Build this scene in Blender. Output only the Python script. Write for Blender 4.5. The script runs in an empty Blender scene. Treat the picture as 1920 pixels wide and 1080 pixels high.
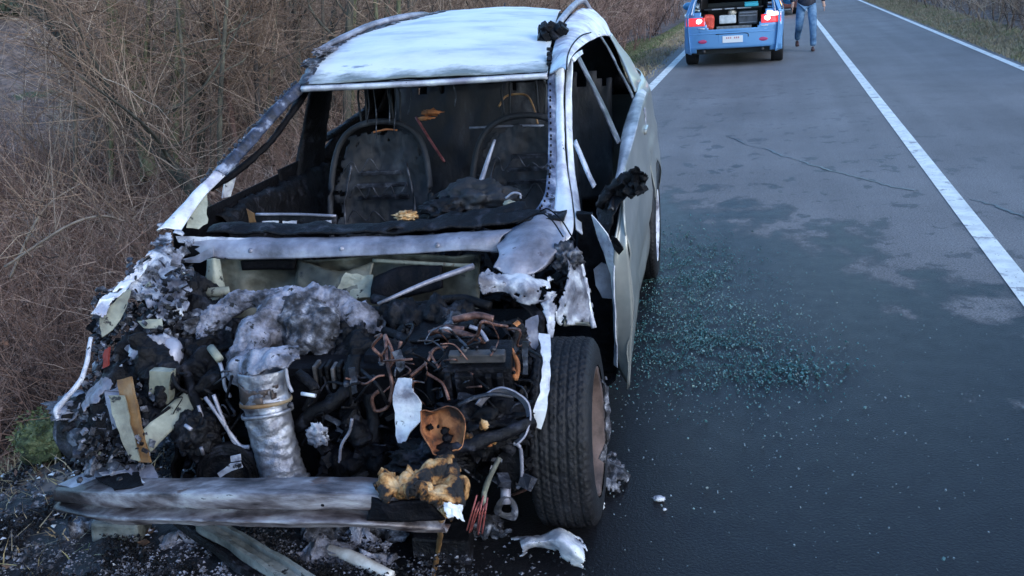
import bpy, bmesh, math, random
import numpy as np
from mathutils import Vector, noise, Matrix
from mathutils.geometry import tessellate_polygon
R = math.radians
random.seed(7); rng = np.random.default_rng(7)
sc = bpy.context.scene
col = sc.collection

# ---------------------------------------------------------------- camera
CAM_F, YAW, PIT, ROL, CAM_H = 1754.3, .2802, .3145, -.0736, 1.741
_f = np.array([-math.sin(YAW)*math.cos(PIT), math.cos(YAW)*math.cos(PIT), -math.sin(PIT)])
_r = np.array([math.cos(YAW), math.sin(YAW), 0.]); _u = np.cross(_r, _f)
_r2 = math.cos(ROL)*_r+math.sin(ROL)*_u; _u2 = -math.sin(ROL)*_r+math.cos(ROL)*_u
cd = bpy.data.cameras.new('camera'); cam = bpy.data.objects.new('camera', cd); col.objects.link(cam)
cd.sensor_width = 36; cd.lens = CAM_F/1920*36; cd.clip_end = 2000; cd.clip_start = .05
_m = Matrix(((_r2[0], _u2[0], -_f[0], 0), (_r2[1], _u2[1], -_f[1], 0), (_r2[2], _u2[2], -_f[2], CAM_H), (0, 0, 0, 1)))
cam.matrix_world = _m
sc.camera = cam
# ---------------------------------------------------------------- light
w = bpy.data.worlds.new('World'); sc.world = w; w.use_nodes = True
nt = w.node_tree; sky = nt.nodes.new('ShaderNodeTexSky'); sky.sky_type = 'NISHITA'; sky.sun_disc = False
SUN_EL, SUN_AZ = 14, 118        # azimuth from +Y clockwise
sky.sun_elevation = R(SUN_EL); sky.sun_rotation = R(SUN_AZ)
sky.air_density = 1.0; sky.dust_density = .6; sky.ozone_density = 3.6
nt.links.new(sky.outputs[0], nt.nodes['Background'].inputs[0]); nt.nodes['Background'].inputs[1].default_value = .15
sd = bpy.data.lights.new('sun', 'SUN'); sd.energy = .5; sd.angle = R(50); sd.color = (1, .93, .86)
so = bpy.data.objects.new('sun', sd); col.objects.link(so)
_d = Vector((math.sin(R(SUN_AZ))*math.cos(R(SUN_EL+16)), math.cos(R(SUN_AZ))*math.cos(R(SUN_EL+16)), math.sin(R(SUN_EL+16))))
so.rotation_euler = _d.to_track_quat('Z', 'Y').to_euler()
sc.view_settings.view_transform = 'Standard'; sc.view_settings.look = 'None'
sc.view_settings.exposure = 1.85; sc.view_settings.gamma = 1

# ---------------------------------------------------------------- coordinates
CAR_X, CAR_Y, CAR_R = -1.391, 2.739, .0569     # wreck: x to its left side, y towards its tail
_c, _s = math.cos(-CAR_R), math.sin(-CAR_R)
_M = np.array([[_c, -_s, 0], [_s, _c, 0], [0, 0, 1.]])
_O = _M@(np.array([0, 0, CAM_H])-np.array([CAR_X, CAR_Y, 0]))
def _ray(px, py): return _f+(px-960)/CAM_F*_r2-(py-540)/CAM_F*_u2
def C(px, py, ax, v):
    d = _M@_ray(px, py); i = 'xyz'.index(ax); return Vector(_O+d*((v-_O[i])/d[i]))
def Y(px, py, v): return C(px, py, 'y', v)
def W(px, py, ax, v):
    d = _ray(px, py); o = np.array([0, 0, CAM_H]); i = 'xyz'.index(ax); return Vector(o+d*((v-o[i])/d[i]))
def S(y, z):                                    # half width of the wreck's body
    if z < .6: s = .865+(z-.25)*.08
    elif z < 1.04: s = .893-(z-.6)*.07
    else: s = .862-(z-1.04)*.58
    if y > 1.9 and z > .6: s -= (y-1.9)*.012*min(1, (z-.6)/.4)
    if y > 3.25: s -= (y-3.25)**2*.45
    return s
def CS(px, py, side=1):
    best = (9, None)
    for i in list(range(120, 366))+list(range(20, 120)):
        p = C(px, py, 'y', i/100); e = abs(p.x-side*S(p.y, p.z))
        if e < best[0]-1e-6: best = (e, p)
    return best[1]

# ---------------------------------------------------------------- materials
def lin(c): return c if len(c) == 4 else (*c, 1)
def M(name, stops, scale=8, rough=.6, metal=0, bump=.3, bscale=40, spot=None, stretch=(1, 1, 1), detail=6, coat=0, emit=None, spec=.5, rough2=None, band=None):
    m = bpy.data.materials.new(name); m.use_nodes = True; n = m.node_tree; N = n.nodes; L = n.links
    b = N['Principled BSDF']; b.inputs['Roughness'].default_value = rough; b.inputs['Metallic'].default_value = metal
    b.inputs['Specular IOR Level'].default_value = spec
    if coat: b.inputs['Coat Weight'].default_value = coat; b.inputs['Coat Roughness'].default_value = .08
    tc = N.new('ShaderNodeTexCoord'); mp = N.new('ShaderNodeMapping'); mp.inputs['Scale'].default_value = stretch
    L.new(tc.outputs['Object'], mp.inputs[0])
    def nz(s, d=detail, r=.6):
        t = N.new('ShaderNodeTexNoise'); t.inputs['Scale'].default_value = s; t.inputs['Detail'].default_value = d; t.inputs['Roughness'].default_value = r
        L.new(mp.outputs[0], t.inputs['Vector']); return t
    if len(stops) == 1: c = None; b.inputs['Base Color'].default_value = lin(stops[0][1])
    else:
        t = nz(scale); cr = N.new('ShaderNodeValToRGB'); e = cr.color_ramp.elements
        while len(e) < len(stops): e.new(.5)
        for i, (p, cc) in enumerate(stops): e[i].position = p; e[i].color = lin(cc)
        L.new(t.outputs['Fac'], cr.inputs[0]); c = cr.outputs[0]; L.new(c, b.inputs['Base Color'])
        if rough2 is not None:
            mr = N.new('ShaderNodeMapRange'); mr.inputs['From Min'].default_value = .35; mr.inputs['From Max'].default_value = .65
            mr.inputs['To Min'].default_value = rough; mr.inputs['To Max'].default_value = rough2
            L.new(t.outputs['Fac'], mr.inputs[0]); L.new(mr.outputs[0], b.inputs['Roughness'])
    if spot:
        sp = spot if isinstance(spot, list) else [spot]
        for (scol, thr, ssc) in sp:
            t2 = nz(ssc, 5, .65); r2 = N.new('ShaderNodeValToRGB'); e = r2.color_ramp.elements
            e[0].position = thr; e[0].color = (0, 0, 0, 1); e[1].position = thr+.035; e[1].color = (1, 1, 1, 1)
            L.new(t2.outputs['Fac'], r2.inputs[0]); mx = N.new('ShaderNodeMix'); mx.data_type = 'RGBA'
            L.new(r2.outputs[0], mx.inputs[0])
            if c: L.new(c, mx.inputs[6])
            else: mx.inputs[6].default_value = lin(stops[0][1])
            mx.inputs[7].default_value = lin(scol); c = mx.outputs[2]; L.new(c, b.inputs['Base Color'])
    for (axn, lo, hi, bcol, bs) in (band or []):
        sx = N.new('ShaderNodeSeparateXYZ'); L.new(tc.outputs['Object'], sx.inputs[0]); a = N.new('ShaderNodeMapRange'); L.new(sx.outputs[axn], a.inputs[0])
        a.inputs[1].default_value = lo; a.inputs[2].default_value = hi; a.inputs[3].default_value = .62; a.inputs[4].default_value = -.25
        tn = nz(bs, 6, .7); ad = N.new('ShaderNodeMath'); ad.operation = 'ADD'; L.new(a.outputs[0], ad.inputs[0]); L.new(tn.outputs['Fac'], ad.inputs[1])
        r3 = N.new('ShaderNodeMapRange'); L.new(ad.outputs[0], r3.inputs[0]); r3.inputs[1].default_value = .78; r3.inputs[2].default_value = 1.05
        mx = N.new('ShaderNodeMix'); mx.data_type = 'RGBA'; L.new(r3.outputs[0], mx.inputs[0]); L.new(c, mx.inputs[6]); mx.inputs[7].default_value = lin(bcol); c = mx.outputs[2]; L.new(c, b.inputs['Base Color'])
    if bump:
        t3 = nz(bscale, 6, .65); bp = N.new('ShaderNodeBump'); bp.inputs['Strength'].default_value = bump; bp.inputs['Distance'].default_value = .01
        L.new(t3.outputs['Fac'], bp.inputs['Height']); L.new(bp.outputs[0], b.inputs['Normal'])
    if emit: b.inputs['Emission Color'].default_value = lin(emit[0]); b.inputs['Emission Strength'].default_value = emit[1]
    return m
BLK = (.008, .008, .010)
roofm = M('ashed_roof_paint', [(.32, (.40, .46, .52)), (.45, (.60, .65, .67)), (.6, (.72, .76, .76))], 3, .45, .05, .12, 30, [((.28, .33, .40), .66, 3), ((.05, .05, .06), .70, 26)], (.8, 1.6, 1), band=[(1, 1.2, 1.55, (.15, .17, .16), 6), (1, 3.6, 2.6, (.20, .26, .36), 3), (0, -.66, -.36, (.16, .20, .32), 4)])
ashp = M('burnt_white_paint', [(.36, (.30, .29, .36)), (.5, (.58, .59, .64)), (.62, (.76, .79, .82))], 7, .5, .1, .35, 45, [((.24, .15, .12), .68, 5), (BLK, .655, 22)])
ashp2 = M('scorched_pillar_paint', [(.38, (.02, .025, .045)), (.52, (.10, .12, .19)), (.66, (.42, .46, .56))], 10, .5, .1, .4, 60, [(BLK, .58, 14)])
sooty = M('soot_over_paint', [(.4, (.005, .006, .009)), (.55, (.03, .034, .05)), (.68, (.26, .28, .34))], 14, .5, .1, .6, 60, (BLK, .6, 30))
doorm = M('silver_door_paint', [(.35, (.20, .21, .20)), (.55, (.29, .30, .285)), (.7, (.36, .36, .34))], 3, .33, .4, .05, 20, ((.12, .11, .10), .72, 9), (1, .6, 1), coat=.25)
lav = M('heat_bleached_steel', [(.33, (.09, .088, .105)), (.5, (.23, .23, .28)), (.66, (.42, .43, .50))], 6, .42, .3, .35, 50, [((.10, .09, .11), .66, 14), (BLK, .70, 40)])
soot = M('soot', [(.35, (.002, .002, .003)), (.55, (.004, .004, .006)), (.7, (.010, .010, .014))], 12, .6, 0, .8, 50, spec=.12)
soot2 = M('charred_plastic', [(.36, (.002, .002, .003)), (.56, (.0045, .0045, .0065)), (.7, (.035, .037, .05))], 16, .5, 0, 1., 45, spec=.2)
ash = M('grey_ash', [(.36, (.006, .006, .008)), (.47, (.035, .036, .046)), (.58, (.12, .125, .15)), (.7, (.38, .39, .45))], 26, .8, 0, 1., 70)
ashfine = M('pale_ash_crust', [(.34, (.012, .012, .016)), (.44, (.08, .08, .10)), (.54, (.22, .225, .28)), (.68, (.42, .43, .52))], 13, .75, 0, 1., 90, (BLK, .60, 24))
cream = M('cream_plastic', [(.35, (.11, .11, .09)), (.52, (.23, .24, .19)), (.68, (.36, .37, .31))], 7, .6, 0, .4, 40, [((.10, .075, .05), .62, 8), ((.012, .012, .012), .62, 17)])
tan = M('toasted_plastic', [(.35, (.09, .045, .018)), (.5, (.19, .105, .04)), (.68, (.26, .21, .14))], 7, .6, 0, .3, 40)
rust = M('orange_rust', [(.3, (.10, .035, .015)), (.48, (.42, .15, .05)), (.68, (.60, .27, .11))], 9, .75, 0, .6, 60)
wingm = M('flaked_wing_paint', [(.37, (.012, .013, .018)), (.46, (.14, .15, .19)), (.57, (.5, .53, .6))], 16, .5, .1, .8, 60)
beltm = M('belt_paint', [(.38, (.10, .10, .12)), (.5, (.30, .30, .33)), (.62, (.55, .56, .58))], 6, .4, .2, .3, 40, (BLK, .68, 24), (1, .5, 1), band=[(1, .45, .85, (.012, .012, .016), 9)])
greyp = M('sooted_pillar_grey', [(.36, (.012, .012, .016)), (.52, (.07, .07, .085)), (.66, (.22, .22, .25))], 12, .5, .2, .4, 50)
pild = M('sooted_screen_pillar', [(.42, (.006, .008, .016)), (.56, (.03, .04, .075)), (.66, (.26, .30, .40))], 13, .45, .1, .6, 60)
rustb = M('charred_orange_rust', [(.38, (.02, .012, .01)), (.48, (.22, .075, .028)), (.62, (.46, .19, .075))], 16, .75, 0, .7, 60, (BLK, .62, 14))
rustd = M('brown_rusted_rim', [(.3, (.03, .02, .018)), (.5, (.10, .068, .06)), (.7, (.15, .105, .095))], 9, .75, .1, .4, 60)
copper = M('bare_copper_wire', [(.35, (.03, .015, .012)), (.5, (.13, .06, .045)), (.68, (.30, .16, .12))], 30, .45, .3, .3, 80)
redw = M('red_brown_wire', [(.3, (.12, .02, .02)), (.6, (.33, .09, .08))], 25, .5, 0, .3, 60)
foam = M('golden_burnt_foam', [(.45, (.008, .006, .006)), (.49, (.20, .085, .02)), (.56, (.50, .27, .10)), (.66, (.70, .50, .28))], 15, .7, 0, 1., 80)
alu = M('melted_aluminium', [(.32, (.07, .07, .09)), (.5, (.24, .25, .29)), (.68, (.55, .57, .62))], 12, .32, .6, .8, 30, (BLK, .66, 12))
whitep = M('white_plastic_shard', [(.36, (.14, .14, .18)), (.47, (.42, .44, .51)), (.62, (.68, .71, .73))], 9, .45, 0, .4, 40, (BLK, .63, 22))
bleach = M('bleached_wing_steel', [(.37, (.06, .06, .08)), (.5, (.22, .23, .28)), (.62, (.55, .58, .63))], 11, .42, .15, .5, 50, (BLK, .64, 24))
beamm = M('bumper_beam_steel', [(.34, (.03, .022, .024)), (.46, (.13, .11, .115)), (.58, (.29, .27, .285)), (.7, (.48, .47, .47))], 16, .42, .3, .3, 40, [((.10, .06, .05), .60, 7), (BLK, .66, 16)], (.35, 1, 1.6), band=[(0, -.75, -.28, (.018, .014, .016), 7)])
rubber = M('burnt_tyre_rubber', [(.3, (.003, .003, .004)), (.6, (.009, .009, .012)), (.75, (.025, .025, .03))], 14, .6, 0, .5, 90, spec=.4)
redm = M('red_scrap', [(.3, (.12, .02, .02)), (.7, (.3, .05, .04))], 12, .5)

# ---------------------------------------------------------------- mesh helpers
def tag(o, label=None, cat=None, group=None, kind=None):
    if label: o['label'] = label
    if cat: o['category'] = cat
    if group: o['group'] = group
    if kind: o['kind'] = kind
    return o
def mk(name, vs, fs, mat, parent=None, smooth=True, solid=0, off=0):
    me = bpy.data.meshes.new(name); me.from_pydata([tuple(v) for v in vs], [], fs); me.update()
    if mat: me.materials.append(mat)
    if smooth: me.polygons.foreach_set('use_smooth', [True]*len(me.polygons))
    o = bpy.data.objects.new(name, me); col.objects.link(o)
    if parent: o.parent = parent
    if solid:
        s = o.modifiers.new('thickness', 'SOLIDIFY'); s.thickness = solid; s.offset = off
    return o
def empty(name, loc=(0, 0, 0), rz=0, rx=0, ry=0):
    o = bpy.data.objects.new(name, None); o.location = loc; o.rotation_euler = (rx, ry, rz); o.empty_display_size = .1; col.objects.link(o); return o
def cr(P, n):                                   # Catmull-Rom resampling
    P = [Vector(p) for p in P]
    if len(P) == 2: return [P[0].lerp(P[1], i/n) for i in range(n+1)]
    out = []; k = len(P)-1
    for i in range(n+1):
        t = i/n*k; j = min(int(t), k-1); t -= j
        p1, p2 = P[j], P[j+1]; p0 = P[j-1] if j > 0 else p1*2-p2; p3 = P[j+2] if j+2 <= k else p2*2-p1
        out.append(.5*((2*p1)+(p2-p0)*t+(2*p0-5*p1+4*p2-p3)*t*t+(3*p1-p0-3*p2+p3)*t**3))
    return out
def fbm(p, f, seed=0, octv=3):
    a = 1; s = 0; q = Vector(p)*f+Vector((seed*7.3, seed*3.1, seed*5.7))
    for i in range(octv): s += a*noise.noise(q); a *= .5; q = q*2.03
    return s
def sheet(name, rows, mat, parent=None, nu=24, nv=10, amp=.003, freq=10, thick=.002, rag=0, holes=0, seed=0, smooth=True, ragf=22, sides='0123'):
    rr = [cr(r, nu) for r in rows]; g = [cr([r[i] for r in rr], nv) for i in range(nu+1)]
    vs = []; 
    for i in range(nu+1):
        for j in range(nv+1):
            p = g[i][j]; a = g[min(i+1, nu)][j]-g[max(i-1, 0)][j]; b = g[i][min(j+1, nv)]-g[i][max(j-1, 0)]
            n = a.cross(b); n = n.normalized() if n.length > 1e-9 else Vector((0, 0, 1))
            vs.append(p+n*amp*fbm(p, freq, seed, 4))
    fs = []
    for i in range(nu):
        for j in range(nv):
            p = g[i][j]
            if rag or holes:
                de = 9
                if '0' in sides: de = min(de, (j+.5)/nv)
                if '1' in sides: de = min(de, 1-(j+.5)/nv)
                if '2' in sides: de = min(de, (i+.5)/nu)
                if '3' in sides: de = min(de, 1-(i+.5)/nu)
                q = fbm(p, ragf, seed+3, 3)
                if de < rag*max(0, q+.35): continue
                if holes and fbm(p, 9, seed+9, 2) > 1-holes: continue
            fs.append((i*(nv+1)+j, (i+1)*(nv+1)+j, (i+1)*(nv+1)+j+1, i*(nv+1)+j+1))
    return mk(name, vs, fs, mat, parent, smooth, thick)
def tube_data(path, r, seg=8, n=None, jit=0):
    n = n or max(2, (len(path)-1)*6); P = cr(path, n) if len(path) > 2 else cr(path, max(2, n//3)); n = len(P)-1
    vs = []; fs = []; up = Vector((0, 0, 1))
    for i, p in enumerate(P):
        t = (P[min(i+1, n)]-P[max(i-1, 0)]).normalized()
        if abs(t.z) > .95: a = t.cross(Vector((0, 1, 0))).normalized()
        else: a = t.cross(up).normalized()
        b = t.cross(a)
        if isinstance(r, (list, tuple)):
            f = i/n*(len(r)-1); k = min(int(f), len(r)-2); rad = r[k]+(r[k+1]-r[k])*(f-k)
        else: rad = r
        for s in range(seg):
            an = s/seg*2*math.pi; q = rad*(1+jit*noise.noise(p*30+Vector((s*2.1, 0, 0))))
            vs.append(p+a*math.cos(an)*q+b*math.sin(an)*q)
    for i in range(n):
        for s in range(seg):
            fs.append((i*seg+s, i*seg+(s+1) % seg, (i+1)*seg+(s+1) % seg, (i+1)*seg+s))
    fs.append(tuple(range(seg-1, -1, -1))); fs.append(tuple(n*seg+s for s in range(seg)))
    return vs, fs
def tube(name, path, r, mat, parent=None, seg=8, n=None, jit=0):
    v, f = tube_data(path, r, seg, n, jit); return mk(name, v, f, mat, parent)
def blob(name, c, rad, mat, parent=None, sub=4, amp=.25, freq=2.5, seed=0, rot=0, flat=None):
    bm = bmesh.new(); bmesh.ops.create_icosphere(bm, subdivisions=sub, radius=1)
    c = Vector(c); rm = Matrix.Rotation(rot, 3, 'Z')
    vs = []
    for v in bm.verts:
        k = 1+amp*fbm(v.co, freq, seed, 4); p = rm@Vector((v.co.x*rad[0]*k, v.co.y*rad[1]*k, v.co.z*rad[2]*k))+c
        if flat is not None and p.z < flat: p.z = flat
        vs.append(p)
    fs = [tuple(v.index for v in f.verts) for f in bm.faces]; bm.free()
    return mk(name, vs, fs, mat, parent)
def box_data(c, s, rot=(0, 0, 0), bev=.004):
    bm = bmesh.new(); bmesh.ops.create_cube(bm, size=1)
    for v in bm.verts: v.co = Vector((v.co.x*s[0], v.co.y*s[1], v.co.z*s[2]))
    if bev: bmesh.ops.bevel(bm, geom=bm.edges[:], offset=min(bev, min(s)*.4), segments=2, affect='EDGES', profile=.6)
    from mathutils import Euler
    rm = Euler(rot).to_matrix(); c = Vector(c)
    vs = [rm@v.co+c for v in bm.verts]; bm.verts.index_update(); fs = [tuple(v.index for v in f.verts) for f in bm.faces]; bm.free(); return vs, fs
def box(name, c, s, mat, parent=None, rot=(0, 0, 0), bev=.004, warp=0, seed=0):
    v, f = box_data(c, s, rot, bev)
    if warp: v = [p+Vector((fbm(p, 9, seed), fbm(p, 9, seed+1), fbm(p, 9, seed+2)))*warp for p in v]
    return mk(name, v, f, mat, parent, False)
class MB:
    def __init__(s): s.v = []; s.f = []
    def add(s, vf):
        n = len(s.v); s.v += vf[0]; s.f += [tuple(i+n for i in f) for f in vf[1]]; return s
    def build(s, name, mat, parent=None, smooth=False): return mk(name, s.v, s.f, mat, parent, smooth)
def lathe(name, prof, c, axis, mat, parent=None, seg=32, solid=0, warp=0, seed=0, arc=(0, 360)):
    ax = Vector(axis).normalized(); a = ax.cross(Vector((0, 0, 1)) if abs(ax.z) < .9 else Vector((1, 0, 0))).normalized(); b = ax.cross(a); c = Vector(c)
    full = arc == (0, 360); m = seg if full else seg+1
    vs = []; fs = []
    for (r, h) in prof:
        for s in range(m):
            an = R(arc[0]+(arc[1]-arc[0])*s/seg); p = c+ax*h+a*r*math.cos(an)+b*r*math.sin(an)
            if warp: p += Vector((fbm(p, 8, seed), fbm(p, 8, seed+1), fbm(p, 8, seed+2)))*warp
            vs.append(p)
    for i in range(len(prof)-1):
        for s in range(seg):
            t = (s+1) % m; fs.append((i*m+s, i*m+t, (i+1)*m+t, (i+1)*m+s))
    return mk(name, vs, fs, mat, parent, True, solid)
def plate(name, pts, mat, parent=None, thick=.003, jag=0, amp=.004, seed=0, freq=8):
    """outline in 3-D, edges cut into short ragged steps, meshed inside and buckled"""
    P = [Vector(p) for p in pts]; rnd = random.Random(seed)
    c = sum(P, Vector())/len(P); n = Vector()
    for i in range(len(P)): n += (P[i]-c).cross(P[(i+1) % len(P)]-c)
    n.normalize(); out = []
    for i in range(len(P)):
        a, b = P[i], P[(i+1) % len(P)]; k = max(1, int((b-a).length/.02)); e = (b-a).cross(n).normalized()
        for j in range(k):
            p = a.lerp(b, j/k)
            if jag: p = p+e*jag*(rnd.random()-.5)*2
            out.append(p)
    bm = bmesh.new(); vv = [bm.verts.new(p) for p in out]
    tr = tessellate_polygon([out])
    for t in tr:
        try: bm.faces.new([vv[i] for i in t])
        except Exception: pass
    for k in range(3):
        eds = [e for e in bm.edges if e.calc_length() > .03]
        if not eds or len(bm.verts) > 3000: break
        bmesh.ops.subdivide_edges(bm, edges=eds, cuts=1)
        bmesh.ops.triangulate(bm, faces=bm.faces[:])
    for v in bm.verts: v.co += n*amp*fbm(v.co, freq, seed, 4)
    bm.verts.index_update(); vs = [v.co.copy() for v in bm.verts]; fs = [tuple(v.index for v in f.verts) for f in bm.faces]; bm.free()
    return mk(name, vs, fs, mat, parent, False, thick)
def YP(pts, y): return [Y(a, b, y) for a, b in pts]
def YV(pts): return [Y(a, b, y) for a, b, y in pts]

# ================================================================ SETTING
def sstep(a, b, x):
    t = np.clip((x-a)/(b-a), 0, 1); return t*t*(3-2*t)
def ground(x, y):
    z = -.85*sstep(-2.45, -4.9, x)
    z = z+.25*sstep(-5, -8, x)
    z = z+np.maximum(0, -x-11)*.1*(1-.0*y)+sstep(12, 22, y)*sstep(-6, -16, x)*2.2
    z = z+.10*sstep(4.0, 4.7, x)+.9*sstep(4.8, 9, x)+np.maximum(0, x-9)*.12
    z = z-.012
    return z
def gz(x, y): return float(ground(np.array([float(x)]), np.array([float(y)]))[0])
def grid_mesh(name, xs, ys, zf, mat):
    X, Yg = np.meshgrid(xs, ys, indexing='ij'); Z = zf(X, Yg); nx, ny = len(xs), len(ys)
    v = np.stack([X, Yg, Z], -1).reshape(-1, 3); i = np.arange((nx-1))[:, None]*ny+np.arange(ny-1)[None]
    f = np.stack([i, i+ny, i+ny+1, i+1], -1).reshape(-1, 4)
    return mk_np(name, v, f, mat)
def mk_np(name, v, f, mat, parent=None, smooth=True, kind=None, attr=None):
    me = bpy.data.meshes.new(name); me.vertices.add(len(v)); me.vertices.foreach_set('co', v.astype(np.float32).ravel())
    k = f.shape[1]; me.loops.add(f.size); me.loops.foreach_set('vertex_index', f.astype(np.int32).ravel()); me.polygons.add(len(f))
    me.polygons.foreach_set('loop_start', np.arange(0, f.size, k, dtype=np.int32)); me.polygons.foreach_set('loop_total', np.full(len(f), k, dtype=np.int32))
    me.polygons.foreach_set('use_smooth', np.full(len(f), smooth)); me.update(calc_edges=True)
    if attr is not None:
        a = me.attributes.new('tint', 'FLOAT', 'POINT'); a.data.foreach_set('value', attr.astype(np.float32))
    me.materials.append(mat); o = bpy.data.objects.new(name, me); col.objects.link(o)
    if parent: o.parent = parent
    return o
def hash_noise(x, y, f, seed=0):
    return np.array([fbm((a, b, seed), f, seed, 3) for a, b in zip(x.ravel(), y.ravel())]).reshape(x.shape)

def clinging():
    xy = scatter(9000, -7.5, -2.85, 2.6, 9.5); n = len(xy); d = np.array([fbm((a, b, 5), .9, 3, 2) for a, b in xy]); xy = xy[d > -.05]; n = len(xy)
    P0 = np.column_stack([xy, ground(xy[:, 0], xy[:, 1])+rng.uniform(.02, .95, n)]); a = unit(rng.normal(0, 1, (n, 3))); b_ = unit(np.cross(a, rng.normal(0, 1, (n, 3)))); s = rng.uniform(.006, .02, n)[:, None]
    v = np.stack([P0-a*s, P0+b_*s*.5, P0+a*s, P0-b_*s*.5], 1).reshape(-1, 3)
    m = M('curled_dead_leaves', [(.35, (.05, .03, .024)), (.5, (.16, .085, .06)), (.65, (.27, .17, .12)), (.8, (.42, .33, .26))], 25, .8, 0, 0)
    tag(mk_np('dead_leaves', v, (np.arange(n)*4)[:, None]+np.array([[0, 1, 2, 3]]), m, smooth=False), 'curled dead leaves caught in the brambles', 'dead leaves', kind='stuff')
# ground
soil = M('leaf_litter_soil', [(.3, (.035, .027, .025)), (.48, (.095, .070, .060)), (.6, (.17, .125, .105)), (.75, (.25, .19, .15))], 5, .9, 0, 1., 14, [((.05, .065, .03), .62, .9)])
xs = np.concatenate([np.linspace(-400, -30, 20)[:-1], np.linspace(-30, -12, 24)[:-1], np.linspace(-12, -2.0, 70)[:-1], np.linspace(-2.0, 4, 8)[:-1], np.linspace(4, 12, 40)[:-1], np.linspace(12, 300, 20)])
ys = np.concatenate([np.linspace(-60, 0, 10)[:-1], np.linspace(0, 16, 90)[:-1], np.linspace(16, 60, 50)[:-1], np.linspace(60, 600, 30)])
def gf(X, Yg):
    n = hash_noise(X, Yg, 1.3, 1)*.07+hash_noise(X, Yg, 5, 2)*.02
    return ground(X, Yg)+n*sstep(-2.15, -2.8, X)+n*sstep(3.85, 4.4, X)
tag(grid_mesh('ground', xs, ys, gf, soil), 'brown leaf litter and soil falling away from the road edge', kind='structure')
fieldm = M('stubble_field', [(.35, (.13, .095, .06)), (.5, (.22, .16, .10)), (.7, (.32, .235, .15))], 1.2, .95, 0, .6, 6, ((.07, .10, .04), .6, .18))
fx = np.linspace(-160, -26, 40); fy = np.linspace(4, 140, 50)
tag(grid_mesh('field', fx, fy, lambda a, b: ground(a, b)+.05, fieldm), kind='structure')

def Ghit(px, py):
    d = Vector(_ray(px, py)); o = Vector((0, 0, CAM_H)); t = 1.
    while t < 400:
        q = o+d*t
        if q.z < gz(q.x, q.y): return q
        t *= 1.01
    return o+d*120
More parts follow.
